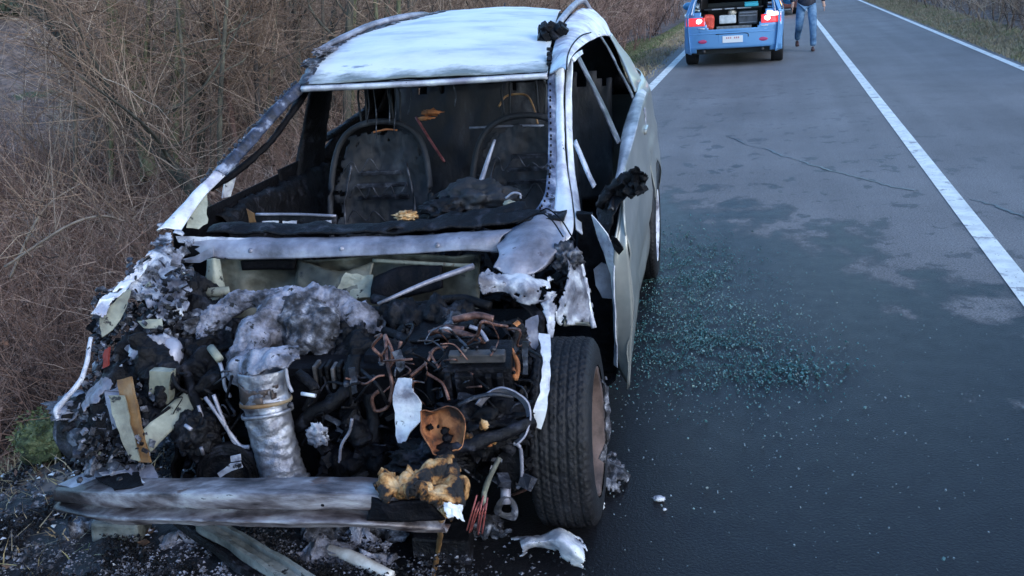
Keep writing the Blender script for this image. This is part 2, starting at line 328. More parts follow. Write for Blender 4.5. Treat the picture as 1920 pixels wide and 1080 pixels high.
# asphalt
def road_material():
    m = bpy.data.materials.new('damp_asphalt'); m.use_nodes = True; N = m.node_tree.nodes; L = m.node_tree.links; b = N['Principled BSDF']
    geo = N.new('ShaderNodeTexCoord'); P = geo.outputs['Object']
    def nz(s, d=5, r=.6, v=P):
        t = N.new('ShaderNodeTexNoise'); t.inputs['Scale'].default_value = s; t.inputs['Detail'].default_value = d; t.inputs['Roughness'].default_value = r; L.new(v, t.inputs['Vector']); return t.outputs['Fac']
    def mr(x, a, b_, c, d):
        t = N.new('ShaderNodeMapRange'); t.inputs[1].default_value = a; t.inputs[2].default_value = b_; t.inputs[3].default_value = c; t.inputs[4].default_value = d; L.new(x, t.inputs[0]); return t.outputs[0]
    def ma(op, a, b_=None):
        t = N.new('ShaderNodeMath'); t.operation = op
        for i, q in enumerate((a, b_)):
            if q is None: continue
            if isinstance(q, (int, float)): t.inputs[i].default_value = q
            else: L.new(q, t.inputs[i])
        return t.outputs[0]
    sx = N.new('ShaderNodeSeparateXYZ'); L.new(P, sx.inputs[0])
    # soaked area from the fire hoses round the wreck: an ellipse with fingered edge
    cx, cy, ax, ay = -1.2, 1.5, 2.9, 6.0
    u = ma('DIVIDE', ma('MAXIMUM', ma('SUBTRACT', sx.outputs[0], cx), 0), ax); v = ma('DIVIDE', ma('SUBTRACT', sx.outputs[1], cy), ay)
    dd = ma('SQRT', ma('ADD', ma('MULTIPLY', u, u), ma('MULTIPLY', v, v)))
    mp = N.new('ShaderNodeMapping'); mp.inputs['Scale'].default_value = (1.7, 1.25, 1); mp.inputs['Rotation'].default_value = (0, 0, R(-12)); L.new(P, mp.inputs[0])
    e = ma('ADD', dd, ma('MULTIPLY', ma('SUBTRACT', nz(1.1, 6, .65, mp.outputs[0]), .5), 1.1))
    wet = mr(e, .94, 1.03, 1, 0)
    mp2 = N.new('ShaderNodeMapping'); mp2.inputs['Scale'].default_value = (1.7, 1.2, 1); L.new(P, mp2.inputs[0])
    pud = ma('MULTIPLY', mr(nz(2.6, 5, .6, mp2.outputs[0]), .585, .61, 0, 1), mr(sx.outputs[1], 9.0, 10.5, 1, .6))
    pud = ma('MULTIPLY', pud, mr(sx.outputs[1], 14, 17, 1, 0)); pud = ma('MULTIPLY', pud, mr(sx.outputs[0], .6, 2.4, 1, .25))
    wet = ma('MAXIMUM', wet, ma('MULTIPLY', pud, .75))
    # soot and sludge right round the wreck
    u2 = ma('DIVIDE', ma('SUBTRACT', sx.outputs[0], -1.35), 1.35); v2 = ma('DIVIDE', ma('SUBTRACT', sx.outputs[1], 2.9), 1.6)
    d2 = ma('SQRT', ma('ADD', ma('MULTIPLY', u2, u2), ma('MULTIPLY', v2, v2)))
    sl = mr(ma('ADD', d2, ma('MULTIPLY', ma('SUBTRACT', nz(2.5, 6, .7), .5), .9)), .8, 1.05, 1, 0)
    agg = nz(95, 3, .75); ag = mr(agg, .32, .68, .45, 1.7)
    big = ma('MULTIPLY', mr(nz(.7, 4), .3, .7, .85, 1.15), mr(nz(28, 4, .7), .3, .7, .9, 1.1))
    mpl = N.new('ShaderNodeMapping'); mpl.inputs['Scale'].default_value = (3, .12, 1); L.new(P, mpl.inputs[0])
    lane = mr(nz(1.0, 3, .5, mpl.outputs[0]), .3, .7, .9, 1.1)
    val = ma('MULTIPLY', ma('MULTIPLY', ag, big), lane)
    mx = N.new('ShaderNodeMix'); mx.data_type = 'RGBA'; mx.inputs[6].default_value = (.142, .142, .146, 1); mx.inputs[7].default_value = (.0065, .0065, .010, 1); L.new(wet, mx.inputs[0])
    mx2 = N.new('ShaderNodeMix'); mx2.data_type = 'RGBA'; L.new(mx.outputs[2], mx2.inputs[6]); mx2.inputs[7].default_value = (.009, .009, .011, 1); L.new(sl, mx2.inputs[0])
    vm = N.new('ShaderNodeVectorMath'); vm.operation = 'SCALE'; L.new(mx2.outputs[2], vm.inputs[0]); L.new(val, vm.inputs['Scale']); L.new(vm.outputs[0], b.inputs['Base Color'])
    L.new(ma('ADD', mr(wet, 0, 1, .75, .40), ma('MULTIPLY', ma('SUBTRACT', nz(9), .5), .2)), b.inputs['Roughness'])
    bp = N.new('ShaderNodeBump'); b.inputs['Specular IOR Level'].default_value = .24; bp.inputs['Distance'].default_value = .004; bp.inputs['Strength'].default_value = .7; L.new(agg, bp.inputs['Height']); L.new(bp.outputs[0], b.inputs['Normal'])
    return m
roadm = road_material()
def flat(name, x0, x1, y0, y1, z, mat, nx=1, ny=60, wob=0):
    xs = np.linspace(x0, x1, nx+1); ys = np.linspace(y0, y1, ny+1)
    def zf(X, Yg): return np.full_like(X, z)
    o = grid_mesh(name, xs, ys, zf, mat)
    if wob:
        for v in o.data.vertices: v.co.x += wob*fbm(v.co, 2.2, 5)*(1 if name != 'road' else (abs(v.co.x-x0) < .01))
    return o
tag(flat('road', -2.12, 3.84, -20, 400, 0, roadm, 1, 900, .05), kind='structure')
linem = M('worn_white_road_paint', [(.3, (.48, .51, .50)), (.6, (.74, .77, .75))], 7, .6, 0, .3, 90, [((.16, .16, .17), .63, 45), ((.30, .31, .32), .60, 5)])
def marking(x, wd, y0=-20, y1=400):
    o = flat('road_marking', x-wd/2, x+wd/2, y0, y1, .004, linem, 1, 300); return tag(o, kind='structure')
marking(1.32, .125); marking(3.62, .115); marking(-1.84, .14)
# dark runnels of water across the lane
wetm = M('water_runnel', [(.3, (.014, .014, .017)), (.7, (.03, .03, .034))], 20, .35, 0, .2, 60)
def runnel(pts, wd, seed):
    P = cr([W(a, b, 'z', .0045) for a, b in pts], 70); vs = []; fs = []
    for i, p in enumerate(P):
        t = (P[min(i+1, 70)]-P[max(i-1, 0)]).normalized(); n = Vector((-t.y, t.x, 0)); o = n*(noise.noise(p*3+Vector((seed, 0, 0)))*.07+noise.noise(p*14)*.03)
        k = wd*max(.12, .55+1.2*noise.noise(p*2.5+Vector((0, seed, 0)))); vs += [p+o+n*k, p+o-n*k]
    for i in range(70): fs.append((2*i, 2*i+1, 2*i+3, 2*i+2))
    return tag(mk('water_runnel', vs, fs, wetm), kind='structure')
runnel([(1362, 255), (1450, 285), (1530, 310), (1620, 335), (1715, 357)], .014, 1)
runnel([(1818, 372), (1870, 388), (1960, 418)], .014, 2)

# ================================================================ VEGETATION
def bark(name, a, b_, c, sc_=18): return M(name, [(.3, a), (.5, b_), (.7, c)], sc_, .9, 0, .8, 60, None, (1, 1, .3))
barkg = bark('mossy_grey_bark', (.035, .033, .028), (.085, .08, .06), (.15, .14, .10))
barkd = bark('dark_brown_bark', (.022, .019, .018), (.05, .042, .038), (.09, .075, .065))
def twig_material(nm='dry_twigs', red=0):
    m = bpy.data.materials.new(nm); m.use_nodes = True; N = m.node_tree.nodes; L = m.node_tree.links; b = N['Principled BSDF']; b.inputs['Roughness'].default_value = .85
    b.inputs['Specular IOR Level'].default_value = .25
    a = N.new('ShaderNodeAttribute'); a.attribute_name = 'tint'; r = N.new('ShaderNodeValToRGB'); e = r.color_ramp.elements
    for i, (p, c) in enumerate([(0, (.028, .021, .017, 1)), (.3, (.13, .088, .066, 1)), (.55, (.25, .17, .125, 1)), (.8, (.35, .26, .19, 1)), (1, (.54, .44, .34, 1))]):
        if i > 1: e.new(p)
        e[i if i < 2 else len(e)-1].position = p
    for i, (p, c) in enumerate([(0, (.028, .021, .017, 1)), (.3, (.13, .088, .066, 1)), (.55, (.25, .17, .125, 1)), (.8, (.35, .26, .19, 1)), (1, (.54, .44, .34, 1))]):
        e[i].position = p; e[i].color = (c[0]*(1+red*.25), c[1]*(1-red*.12), c[2]*(1-red*.05), 1)
    L.new(a.outputs['Fac'], r.inputs[0]); L.new(r.outputs[0], b.inputs['Base Color']); return m
twigm = twig_material(); twigr = twig_material('reddish_twigs', .35)
def twigs_np(P0, D, Ln, bend, rad, tint, nseg=4, sides=3):
    """many tapered bent twigs: P0 base, D direction, Ln length, bend vector, rad base radius"""
    n = len(P0); t = np.linspace(0, 1, nseg+1)
    up = np.where(np.abs(D[:, 2:3]) > .9, np.array([[0, 1., 0]]), np.array([[0, 0, 1.]])); A = np.cross(D, up); A /= np.linalg.norm(A, axis=1, keepdims=True)+1e-9; B = np.cross(D, A)
    ctr = P0[:, None]+D[:, None]*(Ln[:, None, None]*t[None, :, None])+bend[:, None]*(t**2)[None, :, None]*Ln[:, None, None]
    wig = rng.normal(0, 1, (n, nseg+1, 3))*Ln[:, None, None]*.018; wig[:, 0] = 0; ctr = ctr+wig
    rr = rad[:, None]*(1-.8*t)[None]
    an = np.arange(sides)/sides*2*np.pi
    off = A[:, None]*np.cos(an)[None, :, None]+B[:, None]*np.sin(an)[None, :, None]
    v = ctr[:, :, None]+off[:, None]*rr[:, :, None, None]
    v = v.reshape(-1, 3); base = (np.arange(n)*(nseg+1)*sides)[:, None, None]
    k = np.arange(nseg)[None, :, None]*sides; s = np.arange(sides)[None, None]; s2 = (s+1) % sides
    f = np.stack([base+k+s, base+k+s2, base+k+sides+s2, base+k+sides+s], -1).reshape(-1, 4)
    return v, f, np.repeat(tint, (nseg+1)*sides), ctr
def unit(v): return v/(np.linalg.norm(v, axis=-1, keepdims=True)+1e-9)
def join_np(L):
    vo = 0; V = []; F = []; T = []
    for v, f, t in L: V.append(v); F.append(f+vo); T.append(t); vo += len(v)
    return np.concatenate(V), np.concatenate(F), np.concatenate(T)
def thicket(name, xy, hfun, per, seedt, label, tb=.5, spread=.45, rad=(.003, .008)):
    """stems with side shoots"""
    n = len(xy); z = ground(xy[:, 0], xy[:, 1]); P0 = np.column_stack([xy, z-.03]); h = hfun(xy)*rng.uniform(.5, 1.1, n)
    D = unit(np.column_stack([rng.normal(0, spread, n), rng.normal(0, spread, n), np.ones(n)]))
    bend = np.column_stack([rng.normal(0, .3, n), rng.normal(0, .3, n), -rng.uniform(0, .45, n)])
    patch = np.array([fbm((a, b_, 0), .55, seedt, 2) for a, b_ in xy])
    tint = np.clip(tb+.35*patch+rng.normal(0, .26, n), 0, 1)
    out = []; v, f, t, c = twigs_np(P0, D, h, bend, rng.uniform(rad[0], rad[1], n)*(1+h*.18), tint, 6); out.append((v, f, t))
    for lvl, (cnt, ls, rs) in enumerate(per):
        m = c.shape[0]; idx = np.repeat(np.arange(m), cnt); k = len(idx); tt = rng.uniform(.2, .98, k); g = tt*(c.shape[1]-1); i0 = np.minimum(g.astype(int), c.shape[1]-2); fr = (g-i0)[:, None]
        p = c[idx, i0]*(1-fr)+c[idx, i0+1]*fr; dd = unit(c[idx, i0+1]-c[idx, i0])
        D2 = unit(dd*.7+rng.normal(0, .6, (k, 3))+np.array([[0, 0, .15]])); hh = (h[idx] if lvl == 0 else h2[idx])*ls*rng.uniform(.4, 1.3, k)
        b2 = rng.normal(0, .25, (k, 3)); v, f, t, c2 = twigs_np(p, D2, hh, b2, np.full(k, rs)*rng.uniform(.7, 1.3, k), np.clip(tint[idx]+rng.normal(0, .1, k), 0, 1), 3)
        out.append((v, f, t)); c, h2, tint = c2, hh, np.clip(tint[idx], 0, 1)
    V, F, T = join_np(out); return tag(mk_np(name, V, F, twigr if name in ('bramble_thicket', 'roadside_hedge') else twigm, attr=T), label, 'undergrowth', kind='stuff')
def scatter(n, x0, x1, y0, y1, keep=None):
    xy = np.column_stack([rng.uniform(x0, x1, n), rng.uniform(y0, y1, n)])
    return xy if keep is None else xy[keep(xy)]
# near, low brambles left of the wreck; taller hazel behind; far hedge along the road
thicket('bramble_thicket', scatter(3900, -10.5, -2.75, 2.3, 9.5, lambda q: (q[:, 0] < -2.9-.06*(q[:, 1]-3)) & ~((q[:, 1] < 3.45) & (q[:, 0] > -3.9))), lambda q: .75+.55*sstep(4, 9, q[:, 1])+.25*sstep(-3, -5, q[:, 0]), [(7, .5, .0028), (3, .5, .0018)], 3,
        'low tangle of dry brown brambles beside the wreck', .52, .6)
thicket('hazel_thicket', scatter(1500, -10.5, -4.0, 8.6, 20, lambda q: (q[:, 0]+10.8 > (14-q[:, 1])*.55) & (q[:, 0] < -3.6-.04*q[:, 1])), lambda q: 2.3+1.4*sstep(9, 15, q[:, 1]), [(9, .35, .0042), (4, .45, .0026)], 4,
        'tall bare grey brown saplings behind the wreck', .5, .16, (.005, .013))
thicket('roadside_hedge', scatter(1500, -13, -4.3, 18, 60, lambda q: q[:, 0] < -4.2-.02*(q[:, 1]-18)), lambda q: 3.4+0*q[:, 0], [(10, .3, .006), (4, .4, .004)], 5,
        'long pinkish brown bare hedge bank running beside the road', .55, .25, (.008, .018))
thicket('bank_scrub', scatter(2600, 4.55, 12, 13, 75), lambda q: 1.6+.9*sstep(6, 9, q[:, 0]), [(9, .4, .005), (4, .45, .0035)], 6,
        'bare brown scrub along the far right bank', .62, .3, (.007, .016))
# grasses
def grass_mat(name, stops): return M(name, stops, 3, .85, 0, 0, 10)
gr_green = grass_mat('short_green_grass', [(.35, (.06, .09, .03)), (.5, (.12, .17, .055)), (.68, (.22, .21, .10))])
gr_dry = grass_mat('dry_straw_grass', [(.35, (.22, .17, .10)), (.5, (.38, .30, .19)), (.66, (.17, .20, .085))])
def grass(name, xy, mat, hh, label, wd=.004, lean=.5):
    n = len(xy); z = ground(xy[:, 0], xy[:, 1])-.01; P = np.column_stack([xy, z]); h = rng.uniform(.4, 1.2, n)*hh
    D = np.column_stack([rng.normal(0, lean, n), rng.normal(0, lean, n), np.ones(n)]); D = unit(D); s = unit(np.column_stack([rng.normal(0, 1, (n, 2)), np.zeros(n)]))*wd*rng.uniform(.6, 1.4, n)[:, None]
    mid = P+D*h[:, None]*.55; tip = P+D*h[:, None]+np.column_stack([D[:, :2]*h[:, None]*.4, -.1*h])
    v = np.stack([P-s, P+s, mid+s*.8, mid-s*.8, tip], 1).reshape(-1, 3); b = (np.arange(n)*5)[:, None]
    f = np.concatenate([b+np.array([[0, 1, 2]]), b+np.array([[0, 2, 3]]), b+np.array([[3, 2, 4]])])
    return tag(mk_np(name, v, f, mat, smooth=False), label, 'grass', kind='stuff')
grass('verge_grass', scatter(52000, -5.2, -1.98, 9, 40, lambda q: rng.random(len(q)) < .25+.75*sstep(-1.95, -2.4, q[:, 0])), gr_dry, .10, 'straw coloured grass along the left verge', .006)
grass('green_verge_grass', scatter(26000, -5.4, -2.7, 12, 40), gr_green, .12, 'green strip of grass between the verge and the hedge', .007)
grass('right_verge_grass', scatter(60000, 3.76, 4.9, 12, 60), gr_dry, .11, 'straw and green grass edging the right side of the road', .007)
grass('bank_grass', scatter(26000, 7, 14, 18, 45), gr_green, .16, 'green grass on the slope at the far right', .012)
grass('ditch_grass', scatter(9000, -4.6, -2.15, 1.4, 8), gr_dry, .13, 'sparse dry blades at the ditch edge beside the wreck', .003, .9)
# leaf litter near camera
def litter():
    xy = scatter(26000, -7.5, -1.9, 1.2, 12); n = len(xy); z = ground(xy[:, 0], xy[:, 1])+rng.uniform(0, .03, n)+.012; P = np.column_stack([xy, z])
    a = rng.normal(0, 1, (n, 3)); a[:, 2] *= .35; a = unit(a); b_ = unit(np.cross(a, rng.normal(0, 1, (n, 3))*[[.4, .4, 1]])); s = rng.uniform(.008, .026, n)[:, None]
    v = np.stack([P-a*s, P+b_*s*.55, P+a*s, P-b_*s*.55], 1).reshape(-1, 3); b = (np.arange(n)*4)[:, None]
    m = M('dead_leaves', [(.35, (.03, .02, .016)), (.5, (.085, .05, .035)), (.65, (.17, .11, .075)), (.8, (.28, .22, .17))], 30, .8, 0, 0)
    tag(mk_np('leaf_litter', v, b+np.array([[0, 1, 2, 3]]), m, smooth=False), 'dead brown leaves over the ditch side', 'leaf litter', kind='stuff')
litter(); clinging()

def leafcloud(name, c, rad, n, mat, parent, size=.05, seed=0):
    q = rng.normal(0, 1, (n, 3)); q = unit(q)*rng.random((n, 1))**.4; k = np.array([1+.5*fbm(a, 2.2, seed, 2) for a in q])[:, None]
    P = q*k*np.array([rad])+np.array([c]); a = unit(rng.normal(0, 1, (n, 3))); b_ = unit(np.cross(a, rng.normal(0, 1, (n, 3)))); s = (size*rng.uniform(.5, 1.3, n))[:, None]
    v = np.stack([P-a*s, P+b_*s*.6, P+a*s, P-b_*s*.6], 1).reshape(-1, 3)
    return mk_np(name, v, (np.arange(n)*4)[:, None]+np.array([[0, 1, 2, 3]]), mat, parent, False)
def tree(label, path, r0, mat, limbs, group=None, seed=0, name='bare_tree', side=7):
    """path: world points of the stem"""
    base = Vector(path[0]); root = empty(name, base); tag(root, label, 'tree', group)
    P = [Vector(p)-base for p in path]; tube('trunk', P, [r0, r0*.8, r0*.5], mat, root, 9, 40, .25)
    rnd = random.Random(seed); pts = cr(P, 60)
    for i in range(limbs):
        k = rnd.randint(14, 58); p = pts[k]; rr = r0*(1-.6*k/60)*.45; L = rnd.uniform(.4, 1.1)*(1.3-.5*k/60)*1.3
        d = Vector((rnd.gauss(0, 1), rnd.gauss(0, 1), rnd.uniform(.2, 1.2))).normalized(); e = Vector((rnd.gauss(0, .3), rnd.gauss(0, .3), rnd.uniform(-.2, .5)))
        tube('branch', [p, p+d*L*.5, p+(d+e)*L], [rr, rr*.6, rr*.2], mat, root, 6, 12, .2)
    # fine twigs of the crown in one part
    n = 60*side; idx = np.array([rnd.randint(15, 60) for _ in range(n)]); Pn = np.array([list(pts[i]) for i in idx])+rng.normal(0, .12, (n, 3))
    D = unit(rng.normal(0, 1, (n, 3))+np.array([[0, 0, .6]])); v, f, t, c = twigs_np(Pn, D, rng.uniform(.3, .9, n), rng.normal(0, .25, (n, 3)), rng.uniform(.0025, .005, n), np.clip(rng.normal(.5, .18, n), 0, 1), 4)
    o = mk_np('twig_crown', v, f, twigm, root, attr=t); o['kind'] = 'stuff'
    return root
barkl = bark('wet_dark_bark', (.018, .017, .013), (.045, .043, .032), (.09, .09, .065))
barkm2 = bark('mossy_green_bark', (.045, .045, .025), (.11, .115, .06), (.19, .19, .12))
def wl(pts): return [W(a, b, 'y', y) for a, b, y in pts]
tree('dark leaning trunk slanting down to the right, left of the wreck', wl([(470, 500, 6.1), (410, 420, 6.2), (350, 345, 6.3), (215, 195, 6.5), (125, 80, 6.7), (50, -5, 6.9), (-20, -120, 7.0)]), .058, barkl, 4, seed=1)
tree('thin forked dark stem beside the leaning trunk', wl([(440, 470, 6.1), (335, 320, 6.2), (270, 235, 6.3), (215, 182, 6.4), (150, 60, 6.5), (115, -10, 6.6)]), .018, barkl, 3, seed=2)
tree('thick mossy upright trunk near the top left', wl([(285, 330, 7.5), (262, 230, 7.55), (246, 150, 7.6), (228, 80, 7.7), (210, 20, 7.8), (206, -60, 7.9), (200, -200, 8.0)]), .078, barkm2, 3, seed=3)
tree('reddish brown straight sapling rising left of the roof', wl([(450, 340, 7.6), (436, 235, 7.6), (420, 120, 7.7), (414, 30, 7.8), (410, -80, 7.9)]), .030, bark('reddish_bark', (.05, .025, .02), (.11, .06, .05), (.17, .11, .09)), 6, seed=4)
tree('pale slender sapling behind the left roof rail', wl([(560, 140, 9), (556, 60, 9.1), (540, -20, 9.2), (530, -120, 9.3)]), .028, barkg, 6, seed=5)
tree('two stemmed grey sapling above the middle of the roof', wl([(690, 60, 14), (675, 10, 14.1), (668, -60, 14.2), (660, -160, 14.3)]), .045, barkg, 8, seed=6)
tree('grey leaning sapling right of the ivy bush', wl([(850, 60, 15), (842, 10, 15), (830, -60, 15.1), (826, -160, 15.3)]), .035, barkg, 8, seed=7)
tree('slim brown stem behind the windscreen pillar', wl([(485, 250, 7.7), (480, 130, 7.8), (470, 30, 7.9), (462, -80, 8.0)]), .026, barkd, 6, seed=8)
tree('pale arching stem beside the left field edge', wl([(20, 520, 5.1), (60, 430, 5.2), (95, 380, 5.3), (150, 345, 5.5)]), .011, M('pale_stem', [(.3, (.16, .12, .09)), (.7, (.3, .24, .19))], 20, .8), 3, seed=9, side=1)
tree('pale arching bramble stem reaching towards the wreck', wl([(10, 500, 4.9), (125, 425, 5.0), (190, 405, 5.1), (235, 415, 5.2)]), .010, M('pale_stem_two', [(.3, (.16, .12, .09)), (.7, (.3, .24, .19))], 20, .8), 3, seed=10, side=1)
rnd = random.Random(77); barkm = bark('grey_brown_bark', (.04, .032, .026), (.10, .08, .062), (.17, .14, .11))
for k in range(30):
    px = 455+k*21+rnd.uniform(-8, 8) if k < 16 else rnd.uniform(120, 420); yy = rnd.uniform(8.2, 12) if k < 16 else rnd.uniform(7, 9); py = 150 if px < 600 else 60; ln = rnd.uniform(-22, 16)
    tree('slender bare sapling among many alike in the thicket behind the wreck', wl([(px, py+190, yy), (px, py+60, yy), (px+ln*.4, py-20, yy), (px+ln, py-110, yy+.1), (px+ln*1.8, py-220, yy+.2)]), rnd.uniform(.018, .042), rnd.choice([barkm, barkg, barkl, barkm2]), 3, 'saplings in the thicket behind the wreck', 100+k, side=1)
hq = Ghit(60, 26); hr_ = empty('field_hedge', (hq.x, hq.y, gz(hq.x, hq.y))); tag(hr_, 'low dark green hedge crossing the field at the top left', 'hedge')
hm_ = M('hedge_leaves', [(.35, (.02, .03, .018)), (.6, (.05, .065, .04))], 5, .8, 0, 0); dv = Ghit(140, 24)-hq
for k in range(-6, 7):
    qq = hq+dv*k*.35; leafcloud('foliage', tuple(Vector((qq.x, qq.y, gz(qq.x, qq.y)+.25))-hr_.location), (abs(dv.length)*.25, .5, .30), 900, hm_, hr_, .10, k)
gq = Ghit(148, 16); gb = empty('green_shrub', (gq.x, gq.y, gz(gq.x, gq.y))); tag(gb, 'small green shrub at the right end of the field hedge', 'bush')
leafcloud('foliage', (0, 0, .6), (1.0, .8, .7), 2600, M('shrub_green', [(.35, (.05, .08, .035)), (.6, (.11, .15, .07))], 5, .8, 0, 0), gb, .07, 21)
# ivy clump
ivyb = W(728, 22, 'y', 15.5); ivr = empty('ivy_bush', (ivyb.x, ivyb.y, gz(ivyb.x, ivyb.y))); tag(ivr, 'dark green ivy clump among the bare saplings above the roof', 'bush')
ivm = M('ivy_leaves', [(.35, (.010, .022, .010)), (.6, (.025, .055, .022))], 5, .45, 0, 0)
hz = ivyb.z-ivr.location.z; leafcloud('foliage', (0, 0, hz+.5), (.42, .4, .8), 2600, ivm, ivr, .05, 3)
tube('stem', [(0, 0, 0), (.05, 0, hz*.5), (0, .05, hz+.6)], [.06, .05, .03], barkd, ivr)
# moss tussock
mp_ = W(84, 815, 'y', 3.0); mp_.z -= .03; ms = blob('moss_tussock', (0, 0, 0), (.125, .10, .10), M('pale_moss', [(.38, (.02, .028, .014)), (.5, (.065, .085, .035)), (.66, (.16, .18, .09))], 22, .9, 0, 1., 60), None, 4, .35, 2.5, 4)
ms.location = (mp_.x, mp_.y, mp_.z); leafcloud('moss_leaf_tuft', (0, 0, .02), (.135, .11, .11), 2600, M('moss_tips', [(.35, (.04, .06, .025)), (.5, (.10, .13, .05)), (.7, (.24, .24, .13))], 18, .9, 0, 0), ms, .009, 5)['kind'] = 'stuff'
tag(ms, 'mossy green tussock at the ditch edge left of the bumper beam', 'moss')

# ================================================================ WRECK
car = empty('burned_car', (CAR_X, CAR_Y, 0), CAR_R)
tag(car, 'burnt out silver car wreck with open engine bay and no windows', 'car')
def P(o, label=None, kind=None):
    if label: o['label'] = label
    if kind: o['kind'] = kind
    return o

# --- roof
rl = [Y(566, 161, 1.22), Y(600, 112, 1.52), Y(655, 72, 1.95), Y(740, 44, 2.5), Y(822, 25, 3.2), Y(850, 21, 3.45)]
rr_ = [Y(1027, 137, 1.22), Y(1030, 100, 1.5), Y(1036, 68, 1.9), Y(1042, 42, 2.4), Y(1048, 22, 3.0), Y(1052, 19, 3.4)]
rows = []
for k in range(5):
    t = k/4; rows.append([a.lerp(b, t)+Vector((0, 0, .022*math.sin(math.pi*t)-(.0 if i else .012*math.sin(math.pi*t)))) for i, (a, b) in enumerate(zip(rl, rr_))])
roof = P(sheet('roof', rows, roofm, car, 60, 40, .006, 5, .004), 'ash white roof with grey heat streaks')
sheet('roof_gutter', [[p+Vector((.03, 0, .004)) for p in rl], [p+Vector((-.03, .02, .002)) for p in rl], [p+Vector((-.055, .04, -.05)) for p in rl]], sooty, car, 70, 8, .008, 22, .006, .12, sides='0', seed=3)
# header lip
h0 = [Y(566, 161, 1.215)]+[Y(680, 156, 1.19), Y(800, 150, 1.18), Y(915, 143, 1.185), Y(1027, 136, 1.215)]
sheet('header_lip', [[p+Vector((0, .004, .004)) for p in h0], [p+Vector((0, -.018, -.010)) for p in h0], [p+Vector((0, -.006, -.026)) for p in h0]], ashp, car, 60, 6, .002, 20, .003)
tube('header_seam', [p+Vector((0, -.012, .004)) for p in h0], .0028, soot, car, 6, 40, .5)
# roof antenna foot and dark plug
box('roof_plug', Y(711, 82, 2.02)+Vector((0, 0, .012)), (.016, .02, .014), soot2, car)
tube('antenna', [Y(943, 22, 3.3), Y(947, 6, 3.36)], .005, soot2, car)
# roof rails
P(tube('roof_rail', YV([(600, 92, 1.62), (640, 72, 1.85), (700, 46, 2.3), (760, 31, 2.7), (798, 27, 3.05), (812, 36, 3.15)]), [.010, .016, .018, .018, .015, .01], lav, car, 10, 40, .1), 'pale melted roof rail on the ditch side')
blob('rail_foot', Y(806, 31, 3.1), (.03, .06, .02), ash, car, 3, .4, 3, 2)
blob('rail_foot', Y(612, 95, 1.62), (.035, .13, .02), ashfine, car, 4, .6, 3, 5)
blob('rail_foot', Y(585, 118, 1.42), (.02, .10, .018), sooty, car, 4, .6, 3, 6)
P(tube('roof_rail', YV([(1038, 62, 1.95), (1052, 38, 2.3), (1070, 16, 2.7), (1084, 4, 3.05), (1096, 3, 3.2), (1108, 20, 3.25)]), [.014, .017, .018, .018, .016, .012], lav, car, 10, 40, .1), 'bowed roof rail on the road side')
mb = MB(); rnd = random.Random(4)
for k in range(16): mb.add(box_data(Y(1015+rnd.random()*42, 48+rnd.random()*38, 1.75+rnd.random()*.1), (.045, .05, .028), (rnd.random(), rnd.random(), rnd.random()), .004))
mb.build('rail_foot', soot2, car); 
mb = MB()
for k in range(6): mb.add(box_data(Y(1030, 92+k*9, 1.42-.03*k), (.022, .03, .014), (rnd.random()*.6, rnd.random()*.5, rnd.random()*.4), .003))
mb.build('gutter_clip', soot2, car)

# --- road side roof edge, pillars
ra = [Y(1030, 140, 1.235), Y(1036, 100, 1.45), Y(1046, 68, 1.85), Y(1062, 40, 2.35), Y(1085, 18, 2.9), Y(1108, 16, 3.3)]
rb = [CS(1063, 132), CS(1071, 108), CS(1087, 90), CS(1108, 76), CS(1130, 67), CS(1148, 68)]
mid = [a.lerp(b, .5)+Vector((.012, 0, .018)) for a, b in zip(ra, rb)]
P(sheet('roof_side', [ra, mid, rb], ashp, car, 50, 14, .004, 9, .004), 'ash white roof edge above the doors')
rear_top = [CS(1146, 62), CS(1163, 86), CS(1183, 112), CS(1203, 150), CS(1214, 172)]
rear_in = [CS(1143, 68), CS(1152, 84), CS(1166, 112), CS(1181, 150), CS(1190, 172)]
P(sheet('rear_pillar', [rear_in, [a.lerp(b, .5)+Vector((.006, 0, 0)) for a, b in zip(rear_in, rear_top)], rear_top], doorm, car, 30, 8, .002, 9, .004))
rt2 = [p+Vector((-.10, .22, 0)) for p in rear_top]
sheet('rear_pillar', [rear_top, rt2], doorm, car, 20, 4, .002, 9, .004)
# windscreen pillar, road side (three strips: screen flange, ridge, door frame)
pa = YV([(1027, 140, 1.25), (1027, 200, 1.08), (1028, 260, .93), (1026, 320, .78), (1018, 372, .64), (985, 412, .5), (940, 442, .42)])
pb = YV([(1042, 130, 1.26), (1042, 200, 1.09), (1043, 260, .94), (1043, 320, .79), (1040, 380, .62), (1022, 432, .47), (975, 462, .38)])
pc = [Y(1058, 120, 1.30), Y(1056, 200, 1.10), Y(1058, 260, .94), Y(1062, 320, .80), Y(1072, 380, .62), Y(1072, 440, .42), Y(1030, 470, .35)]
P(sheet('windscreen_pillar', [pa, pb], ashp2, car, 60, 6, .003, 16, .004), 'dark screen flange')
P(sheet('windscreen_pillar', [pb, [a.lerp(b, .5)+Vector((.01, -.012, .006)) for a, b in zip(pb, pc)], pc], ashp, car, 60, 8, .003, 10, .004), 'ash white screen pillar on the road side')
mb = MB()
for k in range(30):
    t = .06+.86*k/30; q = cr(pa, 60)[int(t*60)]; mb.add(box_data(q+Vector((.012, -.006, 0)), (.007, .006, .010), (0, 0, .3), .001))
mb.build('glue_teeth', soot, car)
fa = [Y(1061, 128, 1.31), Y(1060, 200, 1.12), Y(1062, 262, .97), Y(1066, 320, .82), Y(1075, 380, .64), Y(1080, 430, .48)]
fb = [CS(1073, 108), Y(1072, 200, 1.14), Y(1073, 262, 1.0), Y(1077, 320, .86), Y(1086, 380, .68), Y(1092, 440, .48)]
P(sheet('door_frame', [fa, fb], ashp, car, 40, 5, .002, 12, .006), 'white front door window frame')
